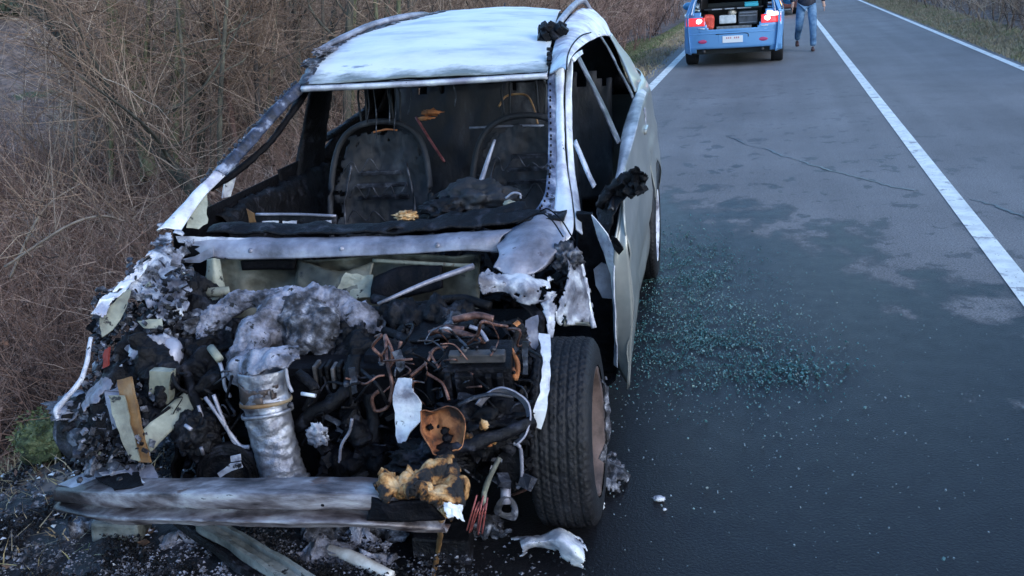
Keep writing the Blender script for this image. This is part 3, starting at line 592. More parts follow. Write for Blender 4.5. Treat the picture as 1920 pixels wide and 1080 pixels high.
tube('door_gap', [a+Vector((-.004, -.004, 0)) for a in fa], .0035, soot, car, 6, 40)
# top curved door frame seam
tube('door_gap', [p+Vector((.006, -.004, .003)) for p in (CS(1060, 132), CS(1062, 106), CS(1072, 84), CS(1088, 68), CS(1106, 62))], .0035, soot, car, 6, 30)
def side_strip(name, l, r, mat, nu=30, nv=5, amp=.002, thick=.01, lab=None):
    A = [CS(*p) for p in l]; B = [CS(*p) for p in r]; return P(sheet(name, [A, B], mat, car, nu, nv, amp, 12, thick), lab)
side_strip('door_frame', [(1072, 108), (1080, 100), (1090, 94)], [(1077, 116), (1083, 109), (1092, 102)], ashp, 12)
side_strip('centre_pillar', [(1080, 104), (1104, 155), (1129, 205), (1150, 252), (1158, 270)], [(1084, 100), (1110, 151), (1135, 200), (1155, 247), (1163, 266)], greyp, 36, 6, .002, .006, 'grey centre pillar between the doors')
side_strip('rear_door_frame', [(1122, 64), (1142, 96), (1160, 132), (1180, 172), (1186, 186)], [(1125, 64), (1145, 96), (1162, 131), (1182, 167), (1188, 183)], greyp, 30, 4, .002, .006, 'grey bar between rear window and quarter window')
# quarter light triangle bars at the front of the door
side_strip('quarter_bar', [(1077, 268), (1090, 300), (1104, 334), (1113, 352)], [(1079, 262), (1094, 296), (1108, 331), (1116, 347)], whitep, 20, 3, .001, .008, 'white quarter light bar')

# --- lower body side, road side
def belt(y): return 1.035+.035*(y-.4)
def body_panel(name, y0, y1, mat, side=1, zb=lambda y: .26, zt=belt, arch=None, out=lambda y, z: 0, ny=28, nz=22, amp=.003, lab=None, edge=None):
    rows = []
    g = []
    for i in range(ny+1):
        y = y0+(y1-y0)*i/ny
        for j in range(nz+1):
            a, b = zb(y), zt(y)
            if arch:
                d = arch[2]**2-(y-arch[0])**2
                if d > 0: a = max(a, arch[1]+math.sqrt(d))
            z = a+(b-a)*j/nz; yy = y+(edge(z)*(1-i/ny) if edge else 0)
            x = side*(S(yy, z)+out(yy, z)); crease = .012*math.exp(-((z-.80)/.03)**2)-.012*math.exp(-((z-.42)/.04)**2)
            g.append(Vector((x+side*(crease+amp*fbm((yy, z, 0), 3, 2)), yy, z)))
    fs = [(i*(nz+1)+j, (i+1)*(nz+1)+j, (i+1)*(nz+1)+j+1, i*(nz+1)+j+1) for i in range(ny) for j in range(nz)]
    return P(mk(name, g, fs, mat, car, True, .006), lab)
swing = lambda y, z: .02+.035*max(0, (1.3-y))
body_panel('front_door', .34, 1.40, doorm, out=swing, edge=lambda z: .09-(.9-z)*.02+(.16 if z > .92 else 0)*((z-.92)/.12), lab='silver front door, sprung slightly outwards')
body_panel('rear_door', 1.415, 2.30, doorm, out=lambda y, z: .012, lab='silver rear door')
body_panel('rear_quarter', 2.315, 3.62, doorm, out=lambda y, z: .045*math.exp(-((y-2.62)/.42)**2)*(1 if z < .6 else max(0, 1-(z-.6)/.25)), arch=(2.62, .33, .37), ny=60, lab='silver rear quarter with wheel arch')
# belt shoulder tops (bright, facing the sky)
A = YV([(1150, 395, .42), (1166, 335, .62), (1182, 285, .95), (1196, 235, 1.4), (1207, 190, 2.1), (1213, 172, 2.9)])
B = YV([(1140, 394, .42), (1155, 335, .62), (1162, 288, .95), (1168, 246, 1.4), (1186, 190, 2.1), (1197, 165, 2.9)])
P(sheet('belt_shoulder', [A, [a.lerp(b, .5)+Vector((0, 0, .008)) for a, b in zip(A, B)], B], beltm, car, 60, 8, .002, 9, .006), 'pale belt line under the side windows')
# sill
sheet('sill', [[Vector((.86, .5, .26)), Vector((.86, 2.2, .26))], [Vector((.78, .5, .19)), Vector((.78, 2.2, .19))]], soot2, car, 20, 4, .003, 9, .006)
# folded door edge seen from the front: white vertical edge and hinge pillar
front_e = []
for z_ in (1.0, .85, .7, .55, .4, .27):
    y_ = .34+.09-(.9-z_)*.02+(.16*(z_-.92)/.12 if z_ > .92 else 0); front_e.append(Vector((S(y_, z_)+.02+.035*(1.3-y_)+.004, y_, z_)))
P(sheet('front_door_lip', [front_e, [Y(1152, 452, .40), Y(1151, 500, .40), Y(1152, 550, .41), Y(1153, 600, .43), Y(1155, 650, .45), Y(1160, 692, .48)]], doorm, car, 24, 6, .003, 8, .006), 'silver front edge of the road side front door')
plate('door_edge', [Y(1110, 402, .44), Y(1124, 418, .42), Y(1140, 440, .41), Y(1152, 470, .40), Y(1152, 560, .40), Y(1155, 640, .43), Y(1158, 688, .46), Y(1152, 684, .48), Y(1151, 600, .44), Y(1147, 514, .43), Y(1120, 441, .45)], whitep, car, .004, .002, .004, 3)
plate('hinge_plate', [Y(1113, 505, .5), Y(1128, 492, .5), Y(1146, 500, .5), Y(1149, 560, .5), Y(1130, 558, .5), Y(1117, 535, .5)], lav, car, .006, .001, .003, 5)
plate('hinge_pillar', [Y(1080, 400, .56), Y(1112, 400, .56), Y(1150, 600, .58), Y(1160, 700, .6), Y(1120, 690, .6), Y(1100, 560, .58)], soot, car, .03, .004, .01, 6)
# burnt mirror
mr_ = empty  # noqa
mb = MB(); rnd = random.Random(9)
for k in range(34):
    a = rnd.random(); px = 1128+a*76+rnd.uniform(-8, 8); py = 372-a*38+rnd.uniform(-16, 14)+(10 if a > .7 else 0); mb.add(box_data(Y(px, py, .52-.1*a), (rnd.uniform(.015, .05), rnd.uniform(.015, .04), rnd.uniform(.012, .035)), (rnd.uniform(-1, 1), rnd.uniform(-1, 1), rnd.uniform(-1, 1)), .002))
mir = P(mb.build('wing_mirror', soot2, car), 'melted black wing mirror')
tube('mirror_arm', YV([(1122, 385, .50), (1150, 352, .48), (1190, 326, .44), (1212, 338, .42)]), [.02, .022, .018, .01], soot2, mir, 8, 30, .8)
sheet('mirror_shell', [YV([(1168, 318, .42), (1188, 310, .40), (1206, 320, .40), (1218, 342, .42)]), YV([(1164, 345, .46), (1186, 346, .44), (1200, 352, .44), (1208, 362, .44)])], soot2, mir, 16, 10, .02, 20, .004, .35)
plate('door_scorch_flap', [Y(1148, 440, .40), Y(1160, 446, .38), Y(1170, 470, .38), Y(1160, 478, .4), Y(1152, 466, .4)], soot2, car, .004, .006, .01, 4)
P(plate('door_trim_char', [Y(1118, 400, .52), Y(1130, 372, .54), Y(1160, 352, .5), Y(1178, 360, .46), Y(1160, 385, .44), Y(1140, 440, .42), Y(1128, 430, .45)], soot2, car, .006, .006, .02, 8), 'soot under the mirror')
# door handles
box('door_handle', (S(2.2, .95)+.02, 2.15, .96), (.03, .17, .03), doorm, car, (0, 0, 0), .012)
hp = CS(1207, 222); lathe('fuel_cap', [(0, .0), (.035, .0), (.045, -.004), (.05, .006), (.058, .006), (.06, 0)], hp+Vector((.004, 0, 0)), (1, 0, 0), lav, car, 24)
blob('handle_hole', hp+Vector((.004, -.02, .01)), (.006, .03, .03), soot, car, 3, .3, 3, 1)
# tail lamp
P(sheet('tail_lamp', [[CS(1203, 138), CS(1211, 156), CS(1217, 178)], [CS(1200, 142)+Vector((-.05, .16, 0)), CS(1208, 160)+Vector((-.04, .14, 0)), CS(1214, 182)+Vector((-.04, .12, 0))]], M('red_lamp_plastic', [(.4, (.35, .02, .03)), (.6, (.6, .25, .27))], 30, .25), car, 10, 5, .003, 15, .01), 'cracked red tail lamp')
# rear panel & bumper (closing the tail)
tail = [Vector((x, 3.62-abs(x)**3*.25, .35)) for x in (-.78, -.4, 0, .4, .78)]
sheet('tailgate', [tail, [p+Vector((0, .04, .4)) for p in tail], [Vector((p.x*.92, p.y-.06, 1.1)) for p in tail]], doorm, car, 24, 12, .003, 4, .01)
sheet('tailgate_frame', [[Vector((-.60, 3.42, 1.5)), Vector((0, 3.44, 1.55)), Vector((.5, 3.42, 1.5))], [Vector((-.60, 3.47, 1.38)), Vector((0, 3.49, 1.42)), Vector((.5, 3.47, 1.38))]], soot2, car, 20, 4, .003, 6, .02)
sheet('tailgate_frame', [[Vector((-.58, 3.45, 1.45)), Vector((-.72, 3.56, 1.08))], [Vector((-.46, 3.45, 1.45)), Vector((-.60, 3.56, 1.08))]], soot2, car, 8, 4, .003, 6, .02)

sheet('hatch_dark_sheet', [[Vector((x, 3.38, 1.54-.1*abs(x))) for x in (-.62, 0, .56)], [Vector((x*1.2, 3.42, 1.0)) for x in (-.62, 0, .60)]], soot, car, 16, 10, .015, 6, .01)  # added black sheet, stands in for the dark at the back of the cabin
sheet('quarter_dark_sheet', [[Vector((-.60, 2.85, 1.50)), Vector((-.60, 3.4, 1.50))], [Vector((-.76, 2.65, 1.05)), Vector((-.76, 3.4, 1.05))]], soot, car, 12, 8, .01, 6, .01)  # added black sheet so the rear side openings look dark
# --- ditch side pillars and door tops (seen through the screen)
def ds(px, py): return CS(px, py, -1)
la = YV([(556, 158, 1.24), (520, 190, 1.12), (478, 236, .98), (440, 278, .84), (400, 322, .70), (350, 375, .52), (312, 415, .38), (295, 432, .3)])
lb = YV([(576, 168, 1.25), (543, 198, 1.13), (502, 243, .99), (464, 287, .85), (422, 330, .71), (384, 368, .56), (358, 404, .44), (340, 432, .36)])
lm = [a.lerp(b, .45)+Vector((0, -.012, .012)) for a, b in zip(la, lb)]
lo = [a+Vector((-.03, .05, -.02)) for a in la]
k = 4
P(sheet('windscreen_pillar', [lo[:k+1], la[:k+1], lm[:k+1], lb[:k+1]], pild, car, 50, 12, .006, 16, .004, seed=2), 'scorched upper screen pillar on the ditch side')
P(sheet('windscreen_pillar', [lo[k:], la[k:], lm[k:], lb[k:]], ashp, car, 40, 12, .004, 12, .004, seed=3), 'pale lower screen pillar on the ditch side')
mb = MB(); pts = cr(la, 80)
for kk in range(120): mb.add(box_data(pts[rnd.randint(0, 52)]+Vector((rnd.uniform(-.01, .012), 0, rnd.uniform(0, .012))), (rnd.uniform(.004, .013),)*3, (rnd.random(), rnd.random(), 1), .002))
o = mb.build('melted_trim', sooty, car); o['kind'] = 'stuff'
plate('pillar_gusset', YV([(388, 352, .60), (389, 420, .50), (372, 428, .46), (350, 428, .42), (352, 400, .46)]), cream, car, .004, .004, .004, 3)
tube('inner_pillar_rail', YV([(572, 172, 1.35), (545, 215, 1.2), (510, 262, 1.06), (477, 295, .96), (440, 325, .88), (396, 352, .74)]), [.02, .016, .013, .014, .016, .018], soot, car, 8, 30, .5)
plate('quarter_bar', [ds(447, 280), ds(454, 283), ds(432, 368), ds(416, 372), ds(420, 340)], whitep, car, .005, .002, .003, 5)
# dark door body below belt: ditch side
body_panel('front_door', .45, 1.42, soot, -1, zt=lambda y: .925, lab='burnt out ditch side front door')
body_panel('rear_door', 1.43, 2.3, soot, -1, zt=lambda y: .945)
body_panel('rear_quarter', 2.31, 3.6, soot, -1, arch=(2.62, .33, .37), zt=lambda y: .985)
da = [ds(402, 402), ds(455, 372), ds(520, 340), ds(560, 322), ds(600, 300)]
sheet('door_top_char', [da, [p+Vector((.05, 0, -.05)) for p in da], [p+Vector((.09, 0, -.3)) for p in da]], soot2, car, 50, 12, .02, 14, .006, .2, sides='0', seed=7)
def dstrip(name, l, r, mat, amp=.006, lab=None):
    A = [ds(*p) for p in l]; B = [ds(*p) for p in r]; return P(sheet(name, [A, [a.lerp(b, .5)+Vector((.02, 0, 0)) for a, b in zip(A, B)], B], mat, car, 30, 8, amp, 12, .02), lab)
dstrip('centre_pillar', [(584, 165), (572, 230), (560, 290), (552, 345)], [(622, 165), (612, 230), (606, 290), (604, 345)], soot2, lab='burnt centre pillar on the ditch side')
dstrip('rear_pillar', [(688, 150), (686, 200), (640, 240), (600, 290)], [(770, 150), (760, 240), (720, 300), (680, 360)], soot)
tube('rear_belt', [ds(606, 262), ds(640, 240), ds(688, 205)], .02, soot2, car, 8, 20, .5)
tube('hanging_strand', [ds(612, 200), ds(606, 290), ds(612, 380)], .004, soot2, car)

# --- interior
sheet('floor_pan', [[Vector((-.8, .5, .32)), Vector((-.8, 3.5, .4))], [Vector((0, .5, .36)), Vector((0, 3.5, .45))], [Vector((.8, .5, .32)), Vector((.8, 3.5, .4))]], soot, car, 20, 20, .03, 5, .01)
sheet('headliner', [[p+Vector((.01, .02, -.03)) for p in r] for r in rows], soot, car, 30, 16, .012, 9, .004, .0, .25)
rs0 = [Vector((x, 2.55, .5)) for x in (-.66, -.3, 0, .3, .66)]
greyint = M('smoked_seat_back', [(.38, (.003, .0035, .005)), (.54, (.011, .012, .017)), (.68, (.06, .065, .075))], 5, .7, 0, .5, 30, None, (1, 1, .35))
P(sheet('rear_seat', [rs0, [p+Vector((0, .06, .3)) for p in rs0], [p+Vector((0, .18, .72)) for p in rs0]], greyint, car, 50, 20, .02, 8, .02, .12, sides='1'), 'smoked steel rear seat back')
box('rear_shelf', (0, 3.1, 1.03), (1.2, .7, .03), soot, car)
seatlt = M('burnt_spring_steel', [(.40, (.006, .006, .009)), (.56, (.04, .042, .055)), (.68, (.14, .14, .16))], 20, .5, .3, .3, 50)
def seat(cx, cy, lab, mat):
    s = P(sheet('seat_back', [[Vector((cx-.24, cy+.02, .5)), Vector((cx-.25, cy+.10, .8)), Vector((cx-.19, cy+.2, 1.08))], [Vector((cx, cy+.05, .5)), Vector((cx, cy+.16, .8)), Vector((cx, cy+.23, 1.10))], [Vector((cx+.24, cy+.02, .5)), Vector((cx+.25, cy+.10, .8)), Vector((cx+.19, cy+.2, 1.08))]], mat, car, 60, 60, .02, 9, .006, .1, .12), lab)
    tube('seat_frame', [(cx-.25, cy-.02, .42), (cx-.26, cy+.05, .75), (cx-.22, cy+.14, 1.02), (cx-.1, cy+.17, 1.13), (cx+.1, cy+.17, 1.13), (cx+.22, cy+.14, 1.02), (cx+.26, cy+.05, .75), (cx+.25, cy-.02, .42)], .015, greyint, s, 8, 60)
    for q in (-.07, .07): tube('headrest_post', [(cx+q, cy+.18, 1.12), (cx+q*.9, cy+.20, 1.30)], .006, greyint, s)
    tube('headrest_wire', [(cx-.10, cy+.19, 1.14), (cx-.10, cy+.21, 1.30), (cx, cy+.21, 1.34), (cx+.1, cy+.21, 1.30), (cx+.10, cy+.19, 1.14)], .006, greyint, s, 6, 30)
    for zz in (.60, .70, .82, .95):
        tube('seat_spring', [(cx-.18+.045*i+rnd.uniform(-.015, .015), cy+.03+.1*(zz-.5)+.02, zz+(.03 if i % 2 else -.03)*rnd.uniform(.2, 1.5)-.05*(cx > 0)*i/9) for i in range(rnd.randint(4, 9))], .003, seatlt, s, 5, 48)
    for zz in (.84, .90, .96): box('seat_slat', (cx+.04*(cx > 0), cy+.10+.1*(zz-.8), zz-.06*(cx < 0)), (.26-.05*(zz > .9), .012, .022), seatlt, s, (.2, 0, .02), .004, .006, 3)
    tube('seat_side_rod', [(cx+.17, cy-.02, .5), (cx+.18, cy+.04, .75), (cx+.14, cy+.1, .95)], .006, seatlt, s); tube('seat_side_rod', [(cx-.17, cy-.02, .5), (cx-.18, cy+.04, .75), (cx-.14, cy+.1, .95)], .006, seatlt, s)
    sheet('seat_base', [[Vector((cx-.25, cy-.5, .46)), Vector((cx-.25, cy, .44))], [Vector((cx+.25, cy-.5, .46)), Vector((cx+.25, cy, .44))]], soot2, s, 14, 14, .03, 10, .01)
seat(-.36, 1.38, 'burnt passenger seat frame', greyint); seat(.36, 1.38, 'burnt driver seat frame', greyint)
# dashboard debris and steering column
sheet('dashboard_beam', [[Vector((-.74, .62, .86)), Vector((0, .6, .86)), Vector((.70, .62, .88))], [Vector((-.74, .54, .90)), Vector((0, .50, .90)), Vector((.70, .54, .93))], [Vector((-.74, .47, .88)), Vector((0, .43, .88)), Vector((.70, .47, .91))]], soot2, car, 50, 12, .015, 9, .01)
sheet('dashboard_slump', [YV([(650, 445, .42), (760, 432, .45), (870, 425, .48), (990, 405, .52)]), YV([(700, 425, .55), (790, 415, .58), (880, 395, .6), (985, 385, .6)]), YV([(760, 440, .7), (800, 440, .7), (880, 430, .7), (985, 420, .7)])], soot2, car, 40, 16, .02, 10, .01, seed=3)
P(blob('steering_airbag', Y(895, 378, .78), (.15, .10, .085), greyint, car, 5, .35, 2.2, 8), 'collapsed charred airbag over the steering column')
blob('steering_column', Y(840, 392, .72), (.10, .08, .04), soot2, car, 4, .5, 2.5, 9)
tube('steering_wheel_rim', YV([(800, 405, .75), (815, 372, .8), (870, 350, .85), (930, 348, .85), (968, 375, .8), (975, 400, .75)]), .012, soot2, car, 8, 40, .4)
blob('melted_switch', Y(955, 385, .62), (.025, .02, .02), cream, car, 3, .5, 2.5, 2)
tube('lever', YV([(948, 372, .66), (962, 362, .66), (975, 364, .66), (976, 372, .66)]), .005, lav, car)
P(blob('toasted_foam', Y(762, 405, .62), (.045, .03, .018), foam, car, 4, .6, 2.5, 4), 'singed golden foam lump on the dashboard')
# glowing-orange looking rust patches on the headliner hoop and the seat top
blob('rust_patch', Y(808, 211, 2.2), (.05, .01, .018), rust, car, 3, .8, 3, 1); blob('rust_patch', Y(797, 222, 2.2), (.04, .01, .010), rust, car, 3, .8, 3, 2)
tube('rusted_seat_edge', YV([(700, 248, 1.52), (722, 243, 1.52), (745, 244, 1.52)]), .005, rust, car, 6, 20, .8)
tube('seat_belt_stalk', YV([(780, 220, 1.9), (806, 262, 1.8), (833, 303, 1.7)]), .007, redw, car)
tube('belt_rod', YV([(928, 262, 1.35), (915, 300, 1.3), (902, 340, 1.2)]), [.006, .010, .012], lav, car)
tube('rear_hoop', YV([(935, 200, 1.9), (950, 180, 1.95), (985, 178, 1.95), (1000, 200, 1.9), (1008, 232, 1.85)]), .006, tan, car, 6, 30)
tube('headrest_wire', YV([(880, 240, 1.6), (960, 236, 1.6), (1020, 236, 1.6)]), .006, lav, car)
for i, (a, b, c, d) in enumerate([(700, 165, 705, 260), (740, 160, 738, 250), (725, 160, 730, 235), (770, 158, 765, 215), (690, 170, 688, 230), (850, 160, 853, 200)]):
    tube('hanging_strand', YV([(a, b, 1.5), ((a+c)/2+3, (b+d)/2, 1.5), (c, d, 1.5)]), .003, sooty, car, 5, 12, .8)
sheet('radio_bracket', [YP([(480, 402), (560, 402), (632, 404)], .62), YP([(486, 430), (560, 432), (632, 432)], .60)], soot2, car, 20, 5, .004, 10, .02)
tube('bracket_edge', YP([(480, 402), (560, 402), (630, 405)], .60), .006, lav, car)
for (x0, x1, yy) in ((492, 522, 421), (530, 556, 421), (606, 622, 420)):
    plate('bright_tag', YP([(x0, yy-6), (x1, yy-7), (x1, yy+3), (x0, yy+4)], .575), whitep, car, .003, .002, .002, x0)
plate('burnt_scrap', YP([(462, 392), (476, 400), (484, 428), (470, 424)], .58), tan, car, .004, .003, .006, 2)
mb = MB(); rnd = random.Random(12)
for k in range(420):
    x = rnd.uniform(-.72, .7); y = rnd.uniform(.5, 1.3); z = .45+rnd.random()*.3*(1.3-y)+rnd.random()*.1
    mb.add(box_data((x, y, z), (rnd.uniform(.01, .09), rnd.uniform(.01, .05), rnd.uniform(.004, .03)), (rnd.uniform(-1, 1), rnd.uniform(-1, 1), rnd.uniform(0, 3)), 0))
o = mb.build('cabin_rubble', soot2, car); o['kind'] = 'stuff'
plate('door_liner_burnt', [ds(640, 250), ds(690, 222), ds(700, 400), ds(600, 430), ds(590, 300)], soot2, car, .01, .01, .03, 2)

# --- scuttle, bulkhead
c0 = YV([(338, 447, .45), (440, 446, .44), (600, 446, .43), (760, 442, .42), (900, 434, .42), (962, 430, .43)])
c1 = YV([(345, 453, .42), (440, 462, .38), (600, 462, .37), (760, 458, .36), (890, 448, .36), (940, 446, .38)])
c2 = YV([(380, 478, .38), (440, 486, .36), (600, 483, .35), (760, 476, .34), (870, 470, .34), (935, 474, .36)])
P(sheet('scuttle_panel', [c0, c1, c2], lav, car, 70, 12, .005, 9, .004), 'long pale scuttle panel below the windscreen opening')
plate('scuttle_flange', YV([(330, 443, .44), (470, 447, .43), (470, 455, .42), (335, 455, .42)]), whitep, car, .004, .002, .003, 3)
plate('scuttle_bracket', YV([(388, 468, .36), (402, 462, .36), (400, 482, .35), (375, 492, .35), (332, 492, .36), (330, 487, .36), (366, 482, .36)]), lav, car, .005, .002, .003, 4)
fw0 = YV([(395, 484, .42), (520, 486, .43), (700, 480, .42), (900, 476, .42)]); fw1 = YV([(392, 520, .42), (520, 525, .43), (700, 520, .42), (900, 520, .42)]); fw2 = YV([(380, 600, .36), (520, 600, .38), (700, 600, .38), (900, 620, .38)])
bulk = M('smoked_bulkhead', [(.33, (.012, .012, .011)), (.5, (.075, .073, .055)), (.66, (.19, .19, .155))], 4.5, .5, .2, .3, 30, [(BLK, .64, 6)])
P(sheet('bulkhead', [fw0, fw1, fw2], bulk, car, 60, 20, .03, 6, .006), 'smoke stained cream bulkhead behind the engine')
sheet('bulkhead_slot', [YP([(452, 489), (500, 487), (556, 487)], .40), YP([(455, 506), (500, 505), (553, 505)], .40)], soot, car, 16, 3, .001, 9, .012)
sheet('bulkhead_slot', [YP([(346, 460), (388, 462)], .40), YP([(346, 484), (366, 480)], .40)], soot, car, 8, 3, .001, 9, .008)
tube('bulkhead_rail', YV([(700, 488, .38), (760, 492, .36), (850, 497, .35), (882, 498, .35)]), .008, cream, car)
sheet('bulkhead_rib', [YV([(556, 486, .40), (640, 508, .36), (700, 488, .38)]), YV([(556, 540, .36), (620, 552, .30), (690, 545, .32)])], bulk, car, 20, 10, .02, 8, .004)
plate('cream_flap', YV([(648, 510, .33), (700, 515, .33), (705, 560, .28), (660, 560, .26), (625, 548, .28)]), cream, car, .004, .004, .02, 7)
sheet('bulkhead_cavity', [YV([(700, 520, .30), (760, 498, .32), (830, 500, .33)]), YV([(695, 560, .25), (760, 555, .26), (830, 540, .28)])], soot, car, 20, 8, .02, 10, .01)
tube('wiper_arm', YV([(888, 499, .22), (800, 530, .12), (708, 570, .02)]), [.012, .009, .006], lav, car, 8)
# cream strut on the ditch side
sheet('cream_strut', [YV([(388, 486, .32), (386, 520, .30), (380, 545, .28)]), YV([(400, 484, .30), (402, 520, .28), (402, 545, .26)]), YV([(412, 486, .33), (418, 520, .31), (425, 548, .28)])], cream, car, 14, 10, .003, 10, .004)
tube('cream_strut_foot', YV([(366, 546, .27), (398, 548, .24), (430, 546, .27)]), [.018, .02, .018], cream, car, 10)
tube('strut_rod', YV([(390, 552, .26), (392, 620, .20)]), .010, lav, car)

# --- road side wing remains
P(sheet('strut_tower_cap', [YV([(930, 458, .34), (965, 430, .42), (1010, 402, .52), (1040, 388, .60)]), YV([(936, 480, .22), (975, 462, .26), (1020, 440, .34), (1052, 420, .46)]), YV([(925, 500, .18), (960, 512, .16), (1015, 500, .20), (1062, 440, .36)]), YV([(935, 500, .18), (960, 518, .18), (1010, 510, .22), (1058, 462, .36)])], lav, car, 40, 20, .014, 7, .004, seed=3), 'lavender grey wing top, buckled by the heat')
tube('panel_gap', YV([(1012, 396, .50), (1028, 392, .50), (1052, 412, .42), (1070, 440, .36), (1078, 452, .34)]), .003, soot, car, 6, 30)
tube('panel_gap', YV([(968, 420, .44), (1010, 400, .46), (1034, 412, .38), (1056, 444, .30)]), .0028, soot, car, 6, 30)
P(sheet('torn_wing_skin', [YV([(897, 508, .10), (930, 503, .16), (985, 512, .18), (1045, 520, .22)]), YV([(893, 530, .06), (935, 530, .10), (985, 535, .12), (1050, 545, .18)]), YV([(905, 552, .06), (945, 548, .10), (975, 568, .10), (1030, 575, .16)])], bleach, car, 46, 22, .02, 8, .003, .25, seed=4), 'torn white wing skin')
sheet('wing_fold', [YV([(1048, 470, .30), (1062, 500, .26), (1052, 545, .20), (1040, 590, .12)]), YV([(1070, 462, .34), (1086, 510, .30), (1075, 560, .24), (1056, 612, .16)]), YV([(1082, 470, .38), (1100, 515, .36), (1104, 560, .34), (1112, 612, .32)])], bleach, car, 36, 18, .018, 9, .004, .12, seed=6)
sheet('wheel_arch_liner', [YV([(1060, 560, .30), (1075, 545, .34), (1098, 555, .36)]), YV([(1056, 612, .28), (1080, 610, .32), (1110, 612, .34)])], doorm, car, 16, 10, .005, 9, .004, seed=7)
tube('arch_flange', YV([(1082, 478, .36), (1096, 520, .34), (1104, 570, .32), (1113, 615, .30)]), .009, whitep, car, 8, 20, .4)
blob('suspension_top', Y(1062, 485, .30), (.045, .04, .045), sooty, car, 4, .8, 2.5, 3)
sheet('arch_edge', [YV([(1000, 560, .12), (1022, 600, .08), (1030, 640, .05)]), YV([(1038, 545, .14), (1045, 590, .10), (1034, 645, .05)])], bleach, car, 20, 10, .014, 12, .004, .25, seed=8)
P(plate('white_wing_strip', YV([(1010, 626, -.16), (1031, 628, -.16), (1032, 690, -.28), (1026, 770, -.35), (1014, 806, -.36), (1003, 800, -.36), (1001, 770, -.36), (1012, 735, -.33), (1017, 680, -.27)]), whitep, car, .005, .003, .008, 5), 'white strip of wing hanging in front of the tyre')
sheet('inner_wing', [YV([(960, 560, .15), (1000, 600, .1), (1012, 700, .0), (1010, 820, -.1)]), YV([(990, 560, .2), (1020, 600, .15), (1020, 700, .05), (1015, 820, -.05)])], soot2, car, 30, 8, .02, 9, .006, seed=3)
plate('inner_wing_plate', YV([(985, 600, .08), (1008, 590, .08), (1014, 690, .02), (1002, 760, -.04), (985, 700, 0)]), lav, car, .004, .004, .01, 13)

# --- wheels
def wheel(c, rim_mat, ax=(1, 0, 0), lab=None, sq=0, rad=.315, wd=.20):
    c = Vector(c); ax = Vector(ax).normalized()
    wh = P(lathe('wheel', [(.0, .055), (.06, .06), (.065, .045), (.10, .03), (.17, .02), (.195, .05), (.20, .09), (.215, .095), (.215, -.09), (.0, -.09)], c, ax, rim_mat, car, 48, 0, .004), lab)
    na, nw = 220, 44; vs = []; a = ax.cross(Vector((0, 0, 1))).normalized(); b = ax.cross(a)
    for i in range(na):
        th = 2*math.pi*i/na
        for j in range(nw+1):
            u = j/nw*2-1
            h = u*wd/2
            if abs(u) > .86: rr = rad-.022-(abs(u)-.86)/.14*.075; h = math.copysign(wd/2*(.93+.07*math.sin((abs(u)-.86)/.14*math.pi*.8)), u)
            else:
                rr = rad-.012*abs(u)**3
                if min(abs(u-.28), abs(u+.28), abs(u)) < .032 or abs(abs(u)-.60) < .03: rr -= .008
                elif ((th*rad/.026+(abs(u)*2.6)) % 1) < .30: rr -= .006
            p = c+ax*h+(a*math.cos(th)+b*math.sin(th))*(rr+.003*fbm((th*3, u, 0), 2, 3))
            if sq and p.z < .015: p.z = .012+.1*(p.z-.012) if p.z < .012 else p.z; p += ax*h*.12*0
            vs.append(p)
    fs = [(i*(nw+1)+j, ((i+1) % na)*(nw+1)+j, ((i+1) % na)*(nw+1)+j+1, i*(nw+1)+j+1) for i in range(na) for j in range(nw)]
    mk('tyre', vs, fs, rubber, wh, True); return wh
wheel((.762, -.02, .305), rustd, (1, .03, .02), 'front wheel with brown rusted rim and charred tyre', 1)
wheel((.815, 2.62, .315), whitep, (1, 0, 0), 'rear wheel with pale cover')
wheel((-.765, 2.62, .315), soot2, (-1, 0, 0)); 
hub = P(lathe('wheel', [(0, .05), (.03, .05), (.035, .02), (.07, .015), (.09, .03), (.095, .0), (.095, -.05), (0, -.05)], Y(160, 812, -.42), (-.1, -1, .1), sooty, car, 36, 0, .012), 'bare front wheel hub on the ditch side, tyre burnt off')
lathe('brake_disc', [(.10, 0), (.12, 0), (.12, -.02), (.10, -.02)], Y(158, 812, -.40), (-.1, -1, .1), sooty, hub, 36, .006, .012)
blob('tyre_ash', Y(150, 760, -.36), (.10, .08, .03), ashfine, hub, 4, .5, 2.5, 4)

# --- bumper beam
bc = YV([(112, 936, -.56), (200, 950, -.66), (330, 952, -.74), (480, 955, -.78), (640, 955, -.785), (740, 960, -.76), (835, 968, -.68)])
prof = [(.064, .07), (.062, .0), (.056, -.012), (.030, -.018), (.012, -.016), (.006, .004), (-.006, .010), (-.013, -.004), (-.018, -.030), (-.026, -.034), (-.032, -.020), (-.050, -.010), (-.058, -.004), (-.060, .04)]
rws = [[p+Vector((0, dy, .86*dz*(1-.25*(i == 0)))) for i, p in enumerate(bc)] for dz, dy in prof]
bb = P(sheet('bumper_beam', rws, beamm, car, 90, 44, .004, 9, .003), 'scorched steel bumper beam')
plate('beam_end_plate', YV([(108, 908, -.55), (190, 874, -.50), (285, 872, -.52), (300, 900, -.62), (250, 925, -.70), (190, 930, -.66)]), lav, bb, .004, .003, .006, 3)
plate('beam_pocket', YV([(180, 896, -.59), (260, 886, -.60), (270, 912, -.68), (215, 918, -.68)]), soot, bb, .006, .003, .003, 4)
plate('beam_lip', YV([(185, 886, -.58), (245, 878, -.57), (272, 905, -.66), (262, 908, -.66), (240, 886, -.60), (190, 891, -.60)]), whitep, bb, .003, .002, .003, 5)
for k in range(7):
    q = cr(bc, 60)[6+k*8]; blob('beam_hole', q+Vector((0, -.0165, .022)), (.006, .003, .005), soot, bb, 2, 0)
